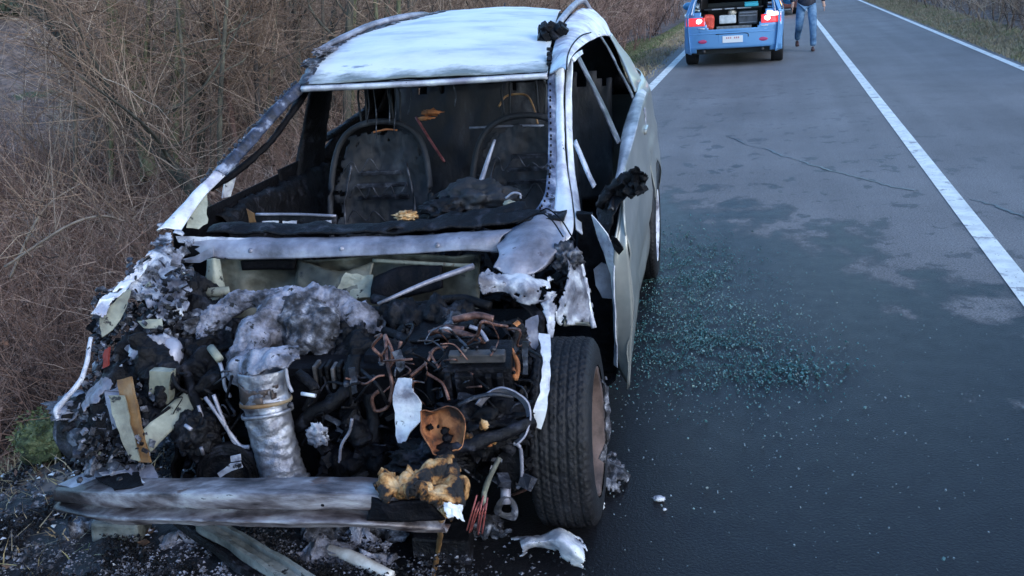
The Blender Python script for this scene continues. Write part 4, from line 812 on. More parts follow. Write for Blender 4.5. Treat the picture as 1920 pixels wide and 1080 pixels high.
# golden foam absorber
P(sheet('foam_absorber', [YV([(690, 912, -.74), (730, 888, -.70), (775, 882, -.68), (820, 880, -.66), (860, 900, -.64)]), YV([(700, 928, -.80), (740, 908, -.78), (790, 905, -.77), (830, 920, -.74), (866, 925, -.70)]), YV([(715, 945, -.79), (760, 922, -.82), (800, 925, -.82), (832, 965, -.78), (850, 975, -.72)])], foam, car, 110, 54, .045, 17, .022, .18, .1, seed=2), 'golden brown burnt foam lump on the beam')
sheet('foam_absorber', [YV([(808, 858, -.62), (820, 850, -.62), (850, 852, -.62)]), YV([(812, 885, -.66), (830, 880, -.66), (852, 890, -.66)]), YV([(816, 905, -.70), (838, 905, -.70), (858, 905, -.68)])], foam, car, 20, 16, .03, 12, .01, .2, seed=8)
sheet('foam_tongue', [YV([(700, 930, -.78), (730, 940, -.80), (800, 935, -.80)]), YV([(690, 975, -.80), (760, 978, -.81), (835, 972, -.78)])], soot, car, 24, 8, .012, 10, .01, seed=5)
P(sheet('white_shard', [YV([(824, 937, -.80), (845, 940, -.80), (866, 946, -.78)]), YV([(838, 972, -.82), (856, 970, -.82), (872, 982, -.80)])], whitep, car, 24, 16, .02, 14, .003, .3, seed=6))

# --- engine
em = Vector((0, 0, 0))
blk = MB()
for (c, s, r_) in [((.0, -.20, .40), (.55, .40, .45), (0, 0, .05)), ((.30, -.15, .45), (.35, .42, .40), (0, .05, 0)), ((-.30, -.10, .40), (.3, .4, .42), (0, 0, .1)), ((.05, -.35, .30), (.8, .2, .25), (0, 0, 0)), ((.45, 0, .4), (.3, .5, .4), (0, 0, 0))]:
    blk.add(box_data((c[0], c[1]+.14, c[2]), s, r_, .03))
P(blk.build('engine_block', soot, car), 'soot black engine block')
# ash draped intake: broad sheet, sags over the front
def lumpy(name, path, radii, mat, amp, freq, seed=0, seg=72, n=150, lab=None, sq=(1, 1)):
    Pp = cr(YV(path), n); vs = []; fs = []
    for i, p in enumerate(Pp):
        t = (Pp[min(i+1, n)]-Pp[max(i-1, 0)]).normalized(); a = t.cross(Vector((0, 0, 1))).normalized(); b_ = t.cross(a); f = i/n*(len(radii)-1); k = min(int(f), len(radii)-2); rd = radii[k]+(radii[k+1]-radii[k])*(f-k)
        e = min(1, i/6, (n-i)/6); rd *= math.sqrt(max(0, 1-(1-e)**2))
        for s_ in range(seg):
            an = s_/seg*2*math.pi; d = a*math.cos(an)*sq[0]+b_*math.sin(an)*sq[1]; q = p+d*rd; vs.append(q+d*(amp*fbm(q, freq, seed, 4)+.005*fbm(q, 70, seed, 3)))
    for i in range(n):
        for s_ in range(seg): fs.append((i*seg+s_, i*seg+(s_+1) % seg, (i+1)*seg+(s_+1) % seg, (i+1)*seg+s_))
    return P(mk(name, vs, fs, mat, car), lab)
lumpy('intake_duct', [(690, 660, -.02), (668, 610, .02), (610, 580, .06), (545, 580, .02), (495, 615, -.10), (462, 670, -.24), (462, 712, -.33)], [.06, .075, .08, .075, .062, .058, .06], ashfine, .03, 9, 3, lab='ash covered intake duct curving down into the silver pipe')
lumpy('intake_arch', [(378, 650, -.08), (388, 608, -.02), (425, 580, .04), (480, 560, .08), (540, 562, .10)], [.02, .032, .036, .034, .04], ashfine, .018, 14, 5, lab='smaller ash covered arch left of the duct')
lumpy('intake_body', [(560, 600, .02), (590, 630, -.08), (575, 665, -.16)], [.09, .10, .06], ash, .04, 9, 6)
lumpy('intake_body', [(650, 620, .02), (672, 670, -.10), (668, 720, -.18)], [.06, .085, .06], soot2, .04, 8, 7)
sheet('torn_ash_lip', [YV([(450, 668, -.34), (480, 655, -.36), (520, 650, -.35), (560, 650, -.30)]), YV([(446, 690, -.37), (478, 688, -.42), (520, 680, -.42), (562, 668, -.36)]), YV([(452, 722, -.40), (485, 708, -.44), (525, 694, -.43), (566, 676, -.37)])], ashfine, car, 60, 30, .016, 16, .006, .5, sides='1', seed=5)
blob('intake_runner', Y(385, 610, .02), (.10, .07, .05), ash, car, 5, .5, 3, 5, .2)
blob('intake_runner', Y(655, 600, .06), (.09, .09, .05), ashfine, car, 5, .45, 3, 7, .2)
blob('cylinder_head', Y(620, 640, .0), (.17, .12, .08), soot2, car, 5, .4, 3, 4)
blob('cylinder_head', Y(420, 660, .0), (.13, .12, .09), soot2, car, 5, .5, 3, 5)
blob('cylinder_head', Y(680, 680, -.05), (.08, .1, .12), soot2, car, 5, .5, 3, 6)
# ash apron down to the pipe
# aluminium pipe with bellows
pth = YV([(492, 694, -.36), (500, 760, -.38), (512, 820, -.40), (526, 875, -.42), (540, 918, -.44)]); pp = cr(pth, 60)
vs = []; fs = []; seg = 40
for i, p in enumerate(pp):
    t = i/60; tt = (pp[min(i+1, 60)]-pp[max(i-1, 0)]).normalized(); a = tt.cross(Vector((0, 1, 0))).normalized(); b = tt.cross(a)
    rad = .071+.0004*math.sin(t*70)*(.25 < t < .9)+(.005 if abs(t-.22) < .02 or abs(t-.93) < .02 else 0)-.006*t
    for s in range(seg):
        an = 2*math.pi*s/seg; r_ = rad+.008*fbm(Vector((math.cos(an)*.6, math.sin(an)*.6, t*5)), 3.2, 3, 4); vs.append(p+a*math.cos(an)*r_+b*math.sin(an)*r_)
for i in range(60):
    for s in range(seg): fs.append((i*seg+s, i*seg+(s+1) % seg, (i+1)*seg+(s+1) % seg, (i+1)*seg+s))
pipe = P(mk('air_pipe', vs, fs, alu, car, True, .004), 'crinkled silver aluminium pipe')
for t in (13, 18, 56):
    p = pp[t]; lathe('pipe_clamp', [(.074, -.006), (.079, -.004), (.079, .004), (.074, .006)], p, pp[t+1]-pp[t-1], alu if t > 14 else tan, pipe, 36, .002, .003)
sheet('pipe_soot_band', [[pp[3]+Vector((math.sin(a)*.076, -math.cos(a)*.076, 0)) for a in (-1.2, -.6, 0, .6, 1.2)], [pp[12]+Vector((math.sin(a)*.076, -math.cos(a)*.076, 0)) for a in (-1.2, -.6, 0, .6, 1.2)]], M('brown_burnt_pipe', [(.35, (.02, .015, .014)), (.6, (.10, .075, .07))], 14, .4, .4), pipe, 20, 12, .004, 20, .002, .3)
lathe('pipe_flange', [(.06, 0), (.12, .0), (.125, .012), (.12, .025), (.06, .03)], Y(556, 905, -.42), (0, -.3, -1), soot2, pipe, 36, 0, .01)
# hoses and pulleys
def hose(pts, r, mat=soot2, jit=.25, name='hose', n=36): return tube(name, YV(pts), r, mat, car, 10, n, jit)
hose([(665, 670, -.25), (655, 720, -.32), (625, 755, -.36), (585, 775, -.36), (560, 800, -.34)], .022)
hose([(690, 740, -.3), (700, 800, -.34), (690, 870, -.38), (640, 920, -.4)], .02)
hose([(340, 640, -.1), (350, 700, -.25), (372, 760, -.34), (400, 800, -.36)], .018)
hose([(560, 700, -.3), (590, 730, -.34), (575, 770, -.34)], .016)
hose([(700, 560, .15), (780, 575, .1), (860, 560, .12), (920, 575, .1)], .018)
hose([(720, 620, -.05), (760, 640, -.1), (800, 700, -.2), (810, 760, -.28)], .016)
hose([(900, 620, .0), (950, 640, -.05), (975, 700, -.1), (975, 780, -.2), (960, 850, -.3)], .02)
for k in range(7):
    x0 = 596+k*11; box('coil_fin', Y(x0, 700+k % 2*4, -.27), (.012, .05, .075), soot2 if k % 3 else M('fin_grey_%d' % k, [(.4, (.03, .028, .028)), (.7, (.12, .11, .11))], 20, .5), car, (.1, .05, .02*k))
P(blob('alternator', Y(372, 815, -.42), (.07, .07, .08), soot2, car, 5, .25, 3, 4), 'burnt alternator')
for k in range(5):
    a = k*1.25; tube('alternator_slot', [Y(372+math.cos(a)*16, 818+math.sin(a)*22, -.50), Y(372+math.cos(a)*30, 818+math.sin(a)*36, -.49)], .006, lav if k % 2 else soot, car)
lathe('crank_pulley', [(.0, .02), (.03, .02), (.035, .0), (.07, .0), (.078, .012), (.084, .0), (.09, .012), (.096, .0), (.10, .012), (.10, -.04)], Y(428, 893, -.46), (.1, -1, .1), soot2, car, 40, 0, .002)
for pts in ([(408, 888), (432, 870), (452, 866), (455, 876), (436, 882), (412, 896)], [(432, 856), (450, 852), (452, 864), (434, 866)]): plate('bright_tag', YP(pts, -.56), whitep, car, .004, .002, .004, pts[0][0])
for pts in ([(395, 650, -.22), (410, 675, -.28), (418, 700, -.3), (422, 725, -.3), (432, 745, -.3)], [(385, 745, -.4), (410, 780, -.42), (430, 810, -.42), (450, 835, -.42), (468, 838, -.42)], [(400, 740, -.4), (420, 790, -.42), (440, 830, -.42), (455, 838, -.42)], [(372, 760, -.4), (385, 800, -.42), (400, 825, -.42)]):
    hose(pts, .006, lav, .3, 'pipe', 30)
tube('bracket_rod', YV([(395, 652, -.26), (412, 674, -.30)]), .014, cream, car)
for pts in ([(660, 785, -.42), (655, 810, -.42), (640, 835, -.42), (636, 870, -.42)], [(535, 680, -.4), (540, 715, -.4), (548, 735, -.4)]): hose(pts, .005, lav, .3, 'rod', 20)
blob('scorched_lump', Y(595, 815, -.42), (.032, .012, .036), bleach, car, 4, .55, 2.8, 8)
tube('bolt', YV([(565, 738, -.42), (592, 742, -.42)]), .006, whitep, car)
# right half of the bay: charred relay boxes, cables, headlamp bowls
rb0 = box('fuse_box', Y(898, 700, -.24), (.21, .16, .15), soot2, car, (.25, .0, .08), .012, .01, 2); P(rb0, 'charred fuse box')
for dx in (-.07, -.02, .055, .09): box('fuse_box_rib', Y(898, 700, -.24)+Vector((dx, -.095, -.01)), (.018 if dx != -.02 else .055, .02, .11), soot2, rb0, (.25, 0, .08), .004, .004)
box('fuse_box_lid', Y(895, 668, -.30), (.17, .03, .03), M('grey_lid', [(.35, (.03, .03, .032)), (.65, (.11, .10, .10))], 12, .5), rb0, (.25, 0, .08))
sheet('battery_tray', [YV([(740, 612, .06), (820, 570, .12), (870, 566, .12)]), YV([(735, 640, -.12), (830, 635, -.12), (890, 610, -.1)])], soot2, car, 30, 14, .02, 8, .01, .1)
sheet('ash_patch', [YV([(820, 600, -.04), (850, 575, .0), (880, 590, .0)]), YV([(820, 628, -.1), (860, 612, -.08), (885, 606, -.06)])], ash, car, 24, 14, .012, 16, .004, .45)
P(plate('white_bracket', YV([(746, 708, -.38), (772, 710, -.38), (776, 735, -.4), (789, 756, -.4), (788, 790, -.42), (770, 812, -.44), (756, 838, -.45), (745, 830, -.45), (740, 790, -.42), (738, 742, -.40)]), whitep, car, .006, .003, .012, 21), 'white bracket standing in the engine bay')
bowl = P(lathe('headlamp_bowl', [(.004, .0), (.026, .0), (.042, .006), (.056, .02), (.064, .042), (.062, .044)], Y(826, 800, -.52), (.25, -1, .25), rustb, car, 48, .003, .030, 3), 'orange rusted headlamp bowl')
for (a, b, r_) in ((806, 801, .009), (834, 808, .012), (838, 822, .014)): blob('bowl_hole', Y(a, b, -.528), (r_, r_, r_*.9), soot, bowl, 3, .6, 3, a)
b2 = P(lathe('headlamp_ring', [(.072, 0), (.085, .008), (.088, .03), (.084, .032)], Y(940, 785, -.40), (.1, -.9, .5), lav, car, 40, .003, .010, 5, (120, 330)), 'bare ring of the other headlamp bowl')
blob('lamp_cavity', Y(938, 790, -.34), (.08, .05, .08), soot, b2, 4, .3, 3, 2)
for (a, b, r_) in ((907, 797, .012), (925, 822, .014), (880, 825, .016), (918, 832, .008)): blob('rust_lump', Y(a, b, -.50), (r_, r_*.7, r_*1.2), foam if r_ > .01 else rust, car, 3, .6, 3, a)
blob('lamp_housing', Y(895, 795, -.36), (.15, .10, .07), soot2, car, 5, .5, 3.5, 11)
blob('lamp_housing', Y(800, 862, -.48), (.10, .06, .05), soot2, car, 5, .5, 3.5, 12)
hose([(800, 845, -.52), (850, 840, -.54), (910, 825, -.52), (1000, 790, -.40)], .018, soot2, .5)
hose([(830, 850, -.56), (840, 880, -.6), (850, 920, -.62)], .03, soot2, .6, 'bracket')
P(plate('grey_horn_plate', YP([(935, 850), (965, 830), (976, 838), (978, 905), (970, 915), (938, 915)], -.40), soot2, car, .01, .002, .003, 4))
tube('horn_rim', YP([(962, 830), (976, 842), (978, 900), (970, 915)], -.415), .006, lav, car)
tube('tow_eye', YV([(948, 915, -.42), (948, 945, -.44)]), .016, lav, car)
lathe('tow_eye_ring', [(.016, 0), (.036, .012), (.036, -.012), (.016, 0)], Y(948, 955, -.45), (.35, -1, .3), sooty, car, 24, 0, .02, 6)
tube('pale_strap', YV([(937, 858, -.46), (918, 895, -.48), (908, 925, -.48), (909, 948, -.48)]), [.007, .009, .006], cream, car)
def wires():
    L = [([(722, 628, -.2), (735, 660, -.24), (728, 690, -.26), (745, 665, -.24), (752, 640, -.22)], .006, copper), ([(722, 628, -.2), (726, 680, -.3), (735, 720, -.34), (728, 760, -.36), (705, 770, -.36), (698, 745, -.36), (715, 730, -.36)], .006, copper),
         ([(770, 705, -.3), (800, 680, -.28), (815, 655, -.25), (845, 650, -.22)], .006, copper), ([(812, 620, -.2), (850, 622, -.2), (880, 630, -.22), (910, 640, -.2)], .010, copper), ([(850, 600, -.12), (890, 592, -.12), (925, 598, -.12)], .012, copper),
         ([(805, 625, -.18), (835, 615, -.18), (870, 618, -.18)], .010, copper), ([(880, 612, -.2), (900, 620, -.2), (914, 640, -.22)], .007, lav), ([(955, 650, -.2), (970, 680, -.24), (968, 710, -.26), (960, 690, -.26)], .008, rust),
         ([(800, 700, -.32), (830, 720, -.36), (842, 750, -.4)], .005, copper), ([(860, 760, -.42), (890, 745, -.42), (930, 740, -.42), (960, 745, -.4)], .006, sooty), ([(805, 660, -.26), (822, 690, -.3), (835, 720, -.34)], .004, copper)]
    for pts, r_, m in L:
        tube('wire', YV(pts), r_, m, car, 6, 36, .3)
    rnd = random.Random(31)
    for k in range(46):
        x, y = rnd.uniform(700, 990), rnd.uniform(600, 880); pts = [(x, y, -.42+rnd.random()*.25)]
        for j in range(4): x += rnd.uniform(-32, 32); y += rnd.uniform(-8, 30); pts.append((x, y, -.42+rnd.random()*.2))
        tube('wire', YV(pts), rnd.uniform(.002, .005), rnd.choice([copper, soot2, sooty, soot2, copper]), car, 5, 24, .3)
    for k in range(26):
        x, y = rnd.uniform(340, 690), rnd.uniform(690, 880); pts = [(x, y, -.40+rnd.random()*.15)]
        for j in range(4): x += rnd.uniform(-30, 30); y += rnd.uniform(-5, 34); pts.append((x, y, -.42+rnd.random()*.1))
        tube('wire', YV(pts), rnd.uniform(.002, .006), rnd.choice([soot2, sooty, soot2, soot2]), car, 5, 24, .3)
    for k in range(6):
        x = 880+k*5; tube('wire', YV([(x+14-k, 925+rnd.random()*20, -.62), (x+5, 960, -.66), (x-8+rnd.random()*14, 990+rnd.random()*14, -.62)]), .0028, redw, car, 5, 16)
wires()
for k, (pts, rr2, m) in enumerate([([(700, 590, .1), (760, 600, .05), (830, 590, .05), (900, 600, .05)], [.03, .06, .05, .03], soot2), ([(720, 650, -.1), (770, 680, -.15), (790, 730, -.2)], [.03, .05, .03], soot2), ([(960, 600, .05), (975, 660, 0), (980, 730, -.05)], [.03, .05, .03], soot2),
    ([(600, 850, -.36), (660, 870, -.38), (720, 850, -.4)], [.03, .05, .03], soot), ([(345, 660, -.12), (380, 690, -.2), (400, 740, -.28)], [.04, .055, .035], soot2), ([(640, 760, -.30), (680, 800, -.34), (690, 850, -.36)], [.02, .035, .02], soot2), ([(250, 640, -.24), (300, 700, -.32), (300, 800, -.40)], [.03, .05, .03], soot2)]):
    lumpy('melted_mass', pts, rr2, m, .045, 14, 20+k, 30, 60)
for (a, b, y_) in ((405, 900, -.50), (716, 680, -.30), (650, 720, -.36), (545, 760, -.38), (870, 655, -.33), (925, 655, -.33), (985, 760, -.2), (345, 850, -.45), (470, 470, .34), (640, 466, .33), (820, 460, .33), (150, 900, -.6), (225, 900, -.63)):
    lathe('bolt', [(0, .008), (.006, .008), (.006, .003), (.011, .003), (.011, 0)], Y(a, b, y_), (0, -.8, .6), lav if b < 500 else seatlt, car, 6)
for pts in ([(735, 660), (752, 655), (760, 690), (748, 700)], [(860, 735), (900, 742), (902, 752), (858, 748)], [(655, 690), (668, 688), (672, 735), (660, 738)], [(980, 640), (992, 640), (990, 700), (980, 700)], [(600, 770), (640, 790), (636, 798), (598, 780)]):
    plate('bracket', YP(pts, -.36), sooty, car, .005, .003, .008, pts[0][0])
# --- ditch side: wing rail, cream lamp carrier, rubble
P(sheet('wing_rail', [YV([(300, 418, .36), (268, 482, .14), (235, 518, .02), (180, 560, -.1)]), YV([(345, 428, .38), (304, 478, .16), (258, 530, .04), (205, 560, -.08)]), YV([(372, 440, .38), (340, 500, .22), (290, 560, .05), (240, 590, -.05)])], wingm, car, 60, 26, .03, 9, .004, .3, .15, seed=5), 'flaking grey white wing edge')
P(plate('cream_panel', YV([(246, 545, -.04), (232, 545, -.05), (186, 598, -.18), (190, 632, -.22), (212, 618, -.18), (232, 590, -.12)]), cream, car, .006, .003, .008, 6), 'cream strip of the wing support')
plate('cream_panel', YV([(258, 602, -.14), (304, 598, -.12), (306, 618, -.14), (268, 616, -.16)]), cream, car, .006, .003, .008, 7)
plate('white_wing_scrap', YV([(178, 578, -.16), (188, 562, -.14), (214, 556, -.12), (205, 575, -.14), (192, 590, -.16), (172, 590, -.18)]), ashp, car, .005, .004, .008, 8)
tube('white_trim_rod', YV([(170, 633, -.28), (163, 680, -.34), (150, 715, -.38), (125, 745, -.42), (106, 770, -.44), (110, 788, -.45)]), [.006, .008, .009, .010, .007], whitep, car, 8, 40, .4)
carr = P(sheet('lamp_carrier', [YV([(352, 732, -.30), (306, 770, -.42), (262, 812, -.52), (258, 815, -.53)]), YV([(380, 750, -.30), (340, 790, -.42), (300, 830, -.5), (282, 848, -.53)])], cream, car, 20, 8, .004, 10, .012), 'cream lamp carrier arm')
tube('carrier_slot', YV([(318, 764, -.405), (300, 778, -.44), (282, 792, -.475)]), .006, soot, carr)
plate('carrier_block', YP([(284, 692), (325, 694), (322, 752), (314, 758), (285, 748)], -.36), cream, car, .03, .002, .004, 3)
P(plate('toasted_strip', YV([(222, 712, -.46), (246, 706, -.46), (256, 760, -.50), (264, 800, -.52), (282, 868, -.56), (262, 866, -.56), (236, 800, -.52)]), tan, car, .012, .002, .006, 4), 'toasted brown plastic upright')
plate('toasted_strip', YV([(205, 742, -.50), (232, 742, -.50), (252, 820, -.55), (262, 866, -.58), (244, 860, -.58), (218, 800, -.55)]), cream, car, .008, .003, .006, 5)
plate('cream_panel', YV([(196, 735, -.45), (225, 725, -.44), (250, 722, -.42), (248, 735, -.43), (210, 752, -.47), (222, 800, -.5), (212, 806, -.5)]), lav, car, .006, .002, .005, 15)
tube('silver_cap', YV([(300, 640, -.16), (322, 655, -.2), (318, 690, -.24)]), [.028, .036, .034], lav, car, 14, 14, .1)
plate('red_scrap', YP([(196, 655), (206, 650), (204, 685), (192, 690)], -.32), redm, car, .008, .003, .008, 3)
rnd = random.Random(5)
for pl, (n, mats) in {'a': (1, None)}.items():
    for mi, (m, cnt) in enumerate(((ash, 420), (ashfine, 200), (sooty, 620), (whitep, 26), (soot2, 620), (cream, 22), (lav, 40))):
        mb = MB()
        for k in range(cnt):
            t = rnd.random(); px = 215-55*t+rnd.uniform(-30, 150)*(1-.25*t); py = 500+370*t+rnd.uniform(-30, 30)
            if px > 365 or (py < 540 and px < 240) or (px < 175 and py < 700): continue
            s = rnd.uniform(.005, .026)*(.6 if m in (whitep, cream) else 1)*(1.8 if rnd.random() < .08 else 1)
            mb.add(box_data(Y(px, py, .22-.72*t+rnd.uniform(-.13, .02)), (s, s*rnd.uniform(.3, 1), s*rnd.uniform(.1, .7)), (rnd.uniform(-1, 1), rnd.uniform(-1, 1), rnd.uniform(0, 3)), 0))
        mb.v = [p+Vector((fbm(p, 40, 1), fbm(p, 40, 2), fbm(p, 40, 3)))*.006 for p in mb.v]
        o = mb.build('wing_rubble', m, car); o['kind'] = 'stuff'
sheet('wing_debris_bed', [YV([(330, 480, .36), (300, 540, .1), (220, 640, -.2), (150, 740, -.38), (110, 800, -.44)]), YV([(390, 520, .3), (350, 600, .05), (290, 690, -.24), (220, 790, -.44), (160, 860, -.5)]), YV([(430, 560, .2), (380, 640, -.05), (330, 720, -.3), (300, 800, -.44), (240, 880, -.52)])], soot2, car, 90, 40, .06, 10, .01, .1, .0, seed=4)
sheet('inner_wing', [YV([(385, 560, .2), (360, 640, 0), (330, 720, -.25), (330, 860, -.4)]), YV([(385, 700, .2), (370, 800, 0), (350, 870, -.2), (320, 920, -.4)])], soot, car, 30, 14, .04, 9, .01)
for k, rws_ in enumerate([
    [[(312, 470, .22), (345, 500, .18), (372, 540, .12)], [(280, 505, .10), (312, 545, .04), (345, 590, .0)], [(258, 540, .0), (285, 590, -.10), (318, 620, -.12)]],
    [[(262, 480, .12), (300, 462, .18)], [(228, 525, .0), (262, 520, .04)], [(186, 565, -.14), (215, 568, -.12)], [(172, 600, -.24), (190, 612, -.24)]],
    [[(232, 640, -.26), (290, 622, -.20), (330, 640, -.18)], [(226, 690, -.34), (275, 690, -.32), (318, 688, -.28)]],
    [[(150, 745, -.42), (195, 700, -.40), (215, 720, -.42)], [(120, 800, -.46), (165, 770, -.46), (210, 765, -.47)]]]):
    P(sheet('wing_panel', [YV(r_) for r_ in rws_], [bleach, ashp, bleach, lav][k], car, 40, 30, .022, 10, .004, .35, .12, seed=40+k))
# engine bay rubble
for m, cnt in ((soot2, 420), (soot, 260), (sooty, 70), (ash, 30), (rust, 5), (lav, 8)):
    mb = MB()
    for k in range(cnt):
        px = rnd.uniform(560, 1000) if rnd.random() < .72 else rnd.uniform(330, 560); py = rnd.uniform(600, 905); s = rnd.uniform(.006, .045)
        dep = -.02-.42*(py-600)/305+rnd.uniform(-.03, .08)
        if 440 < px < 600 and py > 680: dep += .16
        if 765 < px < 885 and 750 < py < 850: dep += .14
        mb.add(box_data(Y(px, py, dep), (s, s*rnd.uniform(.3, 1), s*rnd.uniform(.2, .8)), (rnd.uniform(-1, 1), rnd.uniform(-1, 1), rnd.uniform(0, 3)), 0))
    mb.v = [p+Vector((fbm(p, 40, 1), fbm(p, 40, 2), fbm(p, 40, 3)))*.008 for p in mb.v]
    o = mb.build('engine_rubble', m, car); o['kind'] = 'stuff'
# ================================================================ THINGS ON THE GROUND
def cw(p): # car frame to world
    v = np.array(p)@_M; return Vector((v[0]+CAR_X, v[1]+CAR_Y, v[2]))
def G(px, py, z=0.): return W(px, py, 'z', z)
def local(o, pts_c):
    """move origin to the first vertex' ground point"""
    c = sum((v.co for v in o.data.vertices), Vector())/len(o.data.vertices); c.z = min(v.co.z for v in o.data.vertices)
    for v in o.data.vertices: v.co -= c
    o.location = c; return o
o = sheet('torn_bumper_piece', [[G(958, 1010, .04), G(985, 1000, .06), G(1015, 1000, .07), G(1050, 985, .08), G(1085, 1010, .06), G(1105, 1040, .03)], [G(965, 1028, .07), G(990, 1018, .10), G(1022, 1014, .11), G(1052, 1010, .13), G(1078, 1030, .10), G(1100, 1055, .05)], [G(968, 1050, .02), G(1000, 1030, .04), G(1030, 1030, .05), G(1050, 1045, .05), G(1070, 1060, .03), G(1100, 1068, .015)]], whitep, None, 70, 26, .008, 12, .003, .16, seed=3)
tag(local(o, 0), 'torn white curved plastic shell lying on the asphalt before the front tyre', 'car debris')
o = sheet('aluminium_puddle', [[G(1112, 862, .03), G(1140, 850, .03), G(1165, 858, .03), G(1186, 880, .01)], [G(1110, 890, .035), G(1135, 880, .05), G(1160, 890, .04), G(1175, 905, .01)], [G(1118, 925, .02), G(1128, 935, .02), G(1150, 930, .02), G(1160, 925, .01)]], ash, None, 46, 36, .02, 22, .012, .4, .12, seed=5)
tag(local(o, 0), 'crust of melted grey metal hardened beside the front wheel', 'car debris')
o = sheet('melted_rim_strip', [[cw(Y(1128, 700, .03)), cw(Y(1136, 760, .02)), cw(Y(1136, 820, .02)), cw(Y(1124, 862, .02))], [cw(Y(1136, 700, .05)), cw(Y(1143, 760, .04)), cw(Y(1144, 820, .04)), cw(Y(1134, 868, .04))]], ash, None, 30, 8, .012, 20, .006, .3, seed=9)
for v in o.data.vertices: v.co = Vector(_M@(np.array(v.co)-np.array([CAR_X, CAR_Y, 0])))
o.parent = car; o['label'] = 'drip of melted wheel trim down the rim'
o = sheet('white_splinter', [[G(1108, 900, .01), G(1122, 930, .01), G(1130, 958, .005)], [G(1118, 898, .03), G(1130, 925, .03), G(1136, 950, .02)]], whitep, None, 16, 8, .006, 20, .003, .3, seed=5)
tag(local(o, 0), 'thin white splinter under the edge of the front tyre', 'car debris')
o = blob('white_chip', (0, 0, 0), (.022, .012, .009), whitep, None, 3, .5, 2.5, 4); o.location = G(1236, 935, .009); tag(o, 'small white chip alone on the dark asphalt right of the wheel', 'car debris')
o = blob('white_chip', (0, 0, 0), (.007, .006, .005), whitep, None, 2, .5, 2.5, 5); o.location = G(1246, 955, .006); tag(o, 'tiny white crumb just below the white chip', 'car debris')
def rail(name, a, b, wd, ht, mat, label, cat='car debris'):
    a, b = Vector(a), Vector(b); d = b-a; L = d.length; n = 30; vs = []; fs = []; s = Vector((-d.y, d.x, 0)).normalized(); pr = [(-1, 0), (-.9, 1), (-.5, 1), (-.4, .35), (.4, .35), (.5, 1), (.9, 1), (1, 0)]
    for i in range(n+1):
        p = a+d*i/n
        for (u, h) in pr: q = p+s*u*wd/2+Vector((0, 0, h*ht)); vs.append(q+Vector((fbm(q, 9, 1), fbm(q, 9, 2), fbm(q, 9, 3)))*.006)
    m = len(pr)
    for i in range(n):
        for j in range(m): fs.append((i*m+j, i*m+(j+1) % m, (i+1)*m+(j+1) % m, (i+1)*m+j))
    fs += [tuple(range(m)), tuple(n*m+j for j in range(m))[::-1]]
    return tag(local(mk(name, vs, fs, mat, None, False), 0), label, cat)
railm = M('grey_green_bumper_strip', [(.35, (.04, .045, .045)), (.5, (.14, .155, .15)), (.7, (.26, .28, .28))], 8, .55, 0, .4, 40, [(BLK, .62, 14)])
rail('bumper_strip', G(385, 985, .10), G(600, 1120, .03), .075, .028, railm, 'longer grey slat lying diagonally under the bumper beam')
rail('bumper_strip', G(338, 978, .10), G(520, 1110, .03), .055, .02, soot2, 'charred slat beside the longer grey slat under the beam')
o = tube('fallen_tube', [G(617, 1030, .05), G(660, 1045, .05), G(735, 1082, .03)], [.018, .022, .019], M('scorched_white_tube', [(.35, (.25, .20, .17)), (.55, (.6, .58, .55)), (.7, (.75, .75, .74))], 7, .4, 0, .2), None, 12, 20, .1)
tag(local(o, 0), 'scorched pale tube lying in the ash under the bumper', 'car debris')
o = box('fallen_lamp_block', G(228, 985, .05), (.17, .10, .09), railm, None, (.1, .1, .2), .012, .012); tag(local(o, 0), 'grey melted lamp block hanging low under the left end of the beam', 'car debris')
o = box('charred_block', G(835, 1015, .05), (.17, .12, .10), soot2, None, (.1, 0, .1), .01, .02, 3); tag(local(o, 0), 'charred black block on the ground under the golden foam', 'car debris')
o = tube('hanging_rod', [cw(Y(828, 975, -.70)), G(822, 1030, .06), G(812, 1080, .02)], .008, tan, None, 6, 20, .6); tag(local(o, 0), 'thin rusty rod leaning from the foam down to the ground', 'car debris')
# ash crust sheet and crumbs in front of and under the wreck
def ashbed(name, x0, x1, y0, y1, n, mats, label, smin=.004, smax=.02, zf=0):
    for k, (m, fr) in enumerate(mats):
        c = int(n*fr); xy = np.column_stack([rng.normal((x0+x1)/2, (x1-x0)/3.2, c), rng.normal((y0+y1)/2, (y1-y0)/3.2, c)])
        dn = np.array([fbm((a, b, k*3), 3.5, 2+k, 3) for a, b in xy]); xy = xy[dn > -.05]; c = len(xy)
        z = np.where(xy[:, 0] < -2.2, np.maximum(ground(xy[:, 0], xy[:, 1]), -.7), 0)+.03+rng.uniform(0, .02, c)+zf; s = rng.uniform(smin, smax, c)*rng.uniform(.4, 1, c)
        o6 = np.array([[1, 0, 0], [-.3, .9, 0], [-.8, -.7, 0], [.1, 0, .8]]); V = []
        an = rng.uniform(0, 6.28, c); ca, sa = np.cos(an), np.sin(an)
        q = o6[None]*s[:, None, None]; q = q*rng.uniform(.5, 1.3, (c, 4, 3)); qx = q[..., 0]*ca[:, None]-q[..., 1]*sa[:, None]; qy = q[..., 0]*sa[:, None]+q[..., 1]*ca[:, None]
        v = np.stack([qx+xy[:, 0:1], qy+xy[:, 1:2], q[..., 2]+z[:, None]-.001], -1).reshape(-1, 3); b = (np.arange(c)*4)[:, None]
        f = np.concatenate([b+np.array([t]) for t in ((0, 1, 3), (1, 2, 3), (2, 0, 3))])
        tag(mk_np(name, v, f, m, smooth=False), label % ('pale', 'grey', 'black')[k], 'debris', kind='stuff')
ashbed('ash_crumbs', -2.2, -1.0, 1.7, 2.35, 60000, ((ashfine, .12), (ash, .4), (soot2, .48)), '%s ash crumbs spread under the front of the wreck', .003, .012)
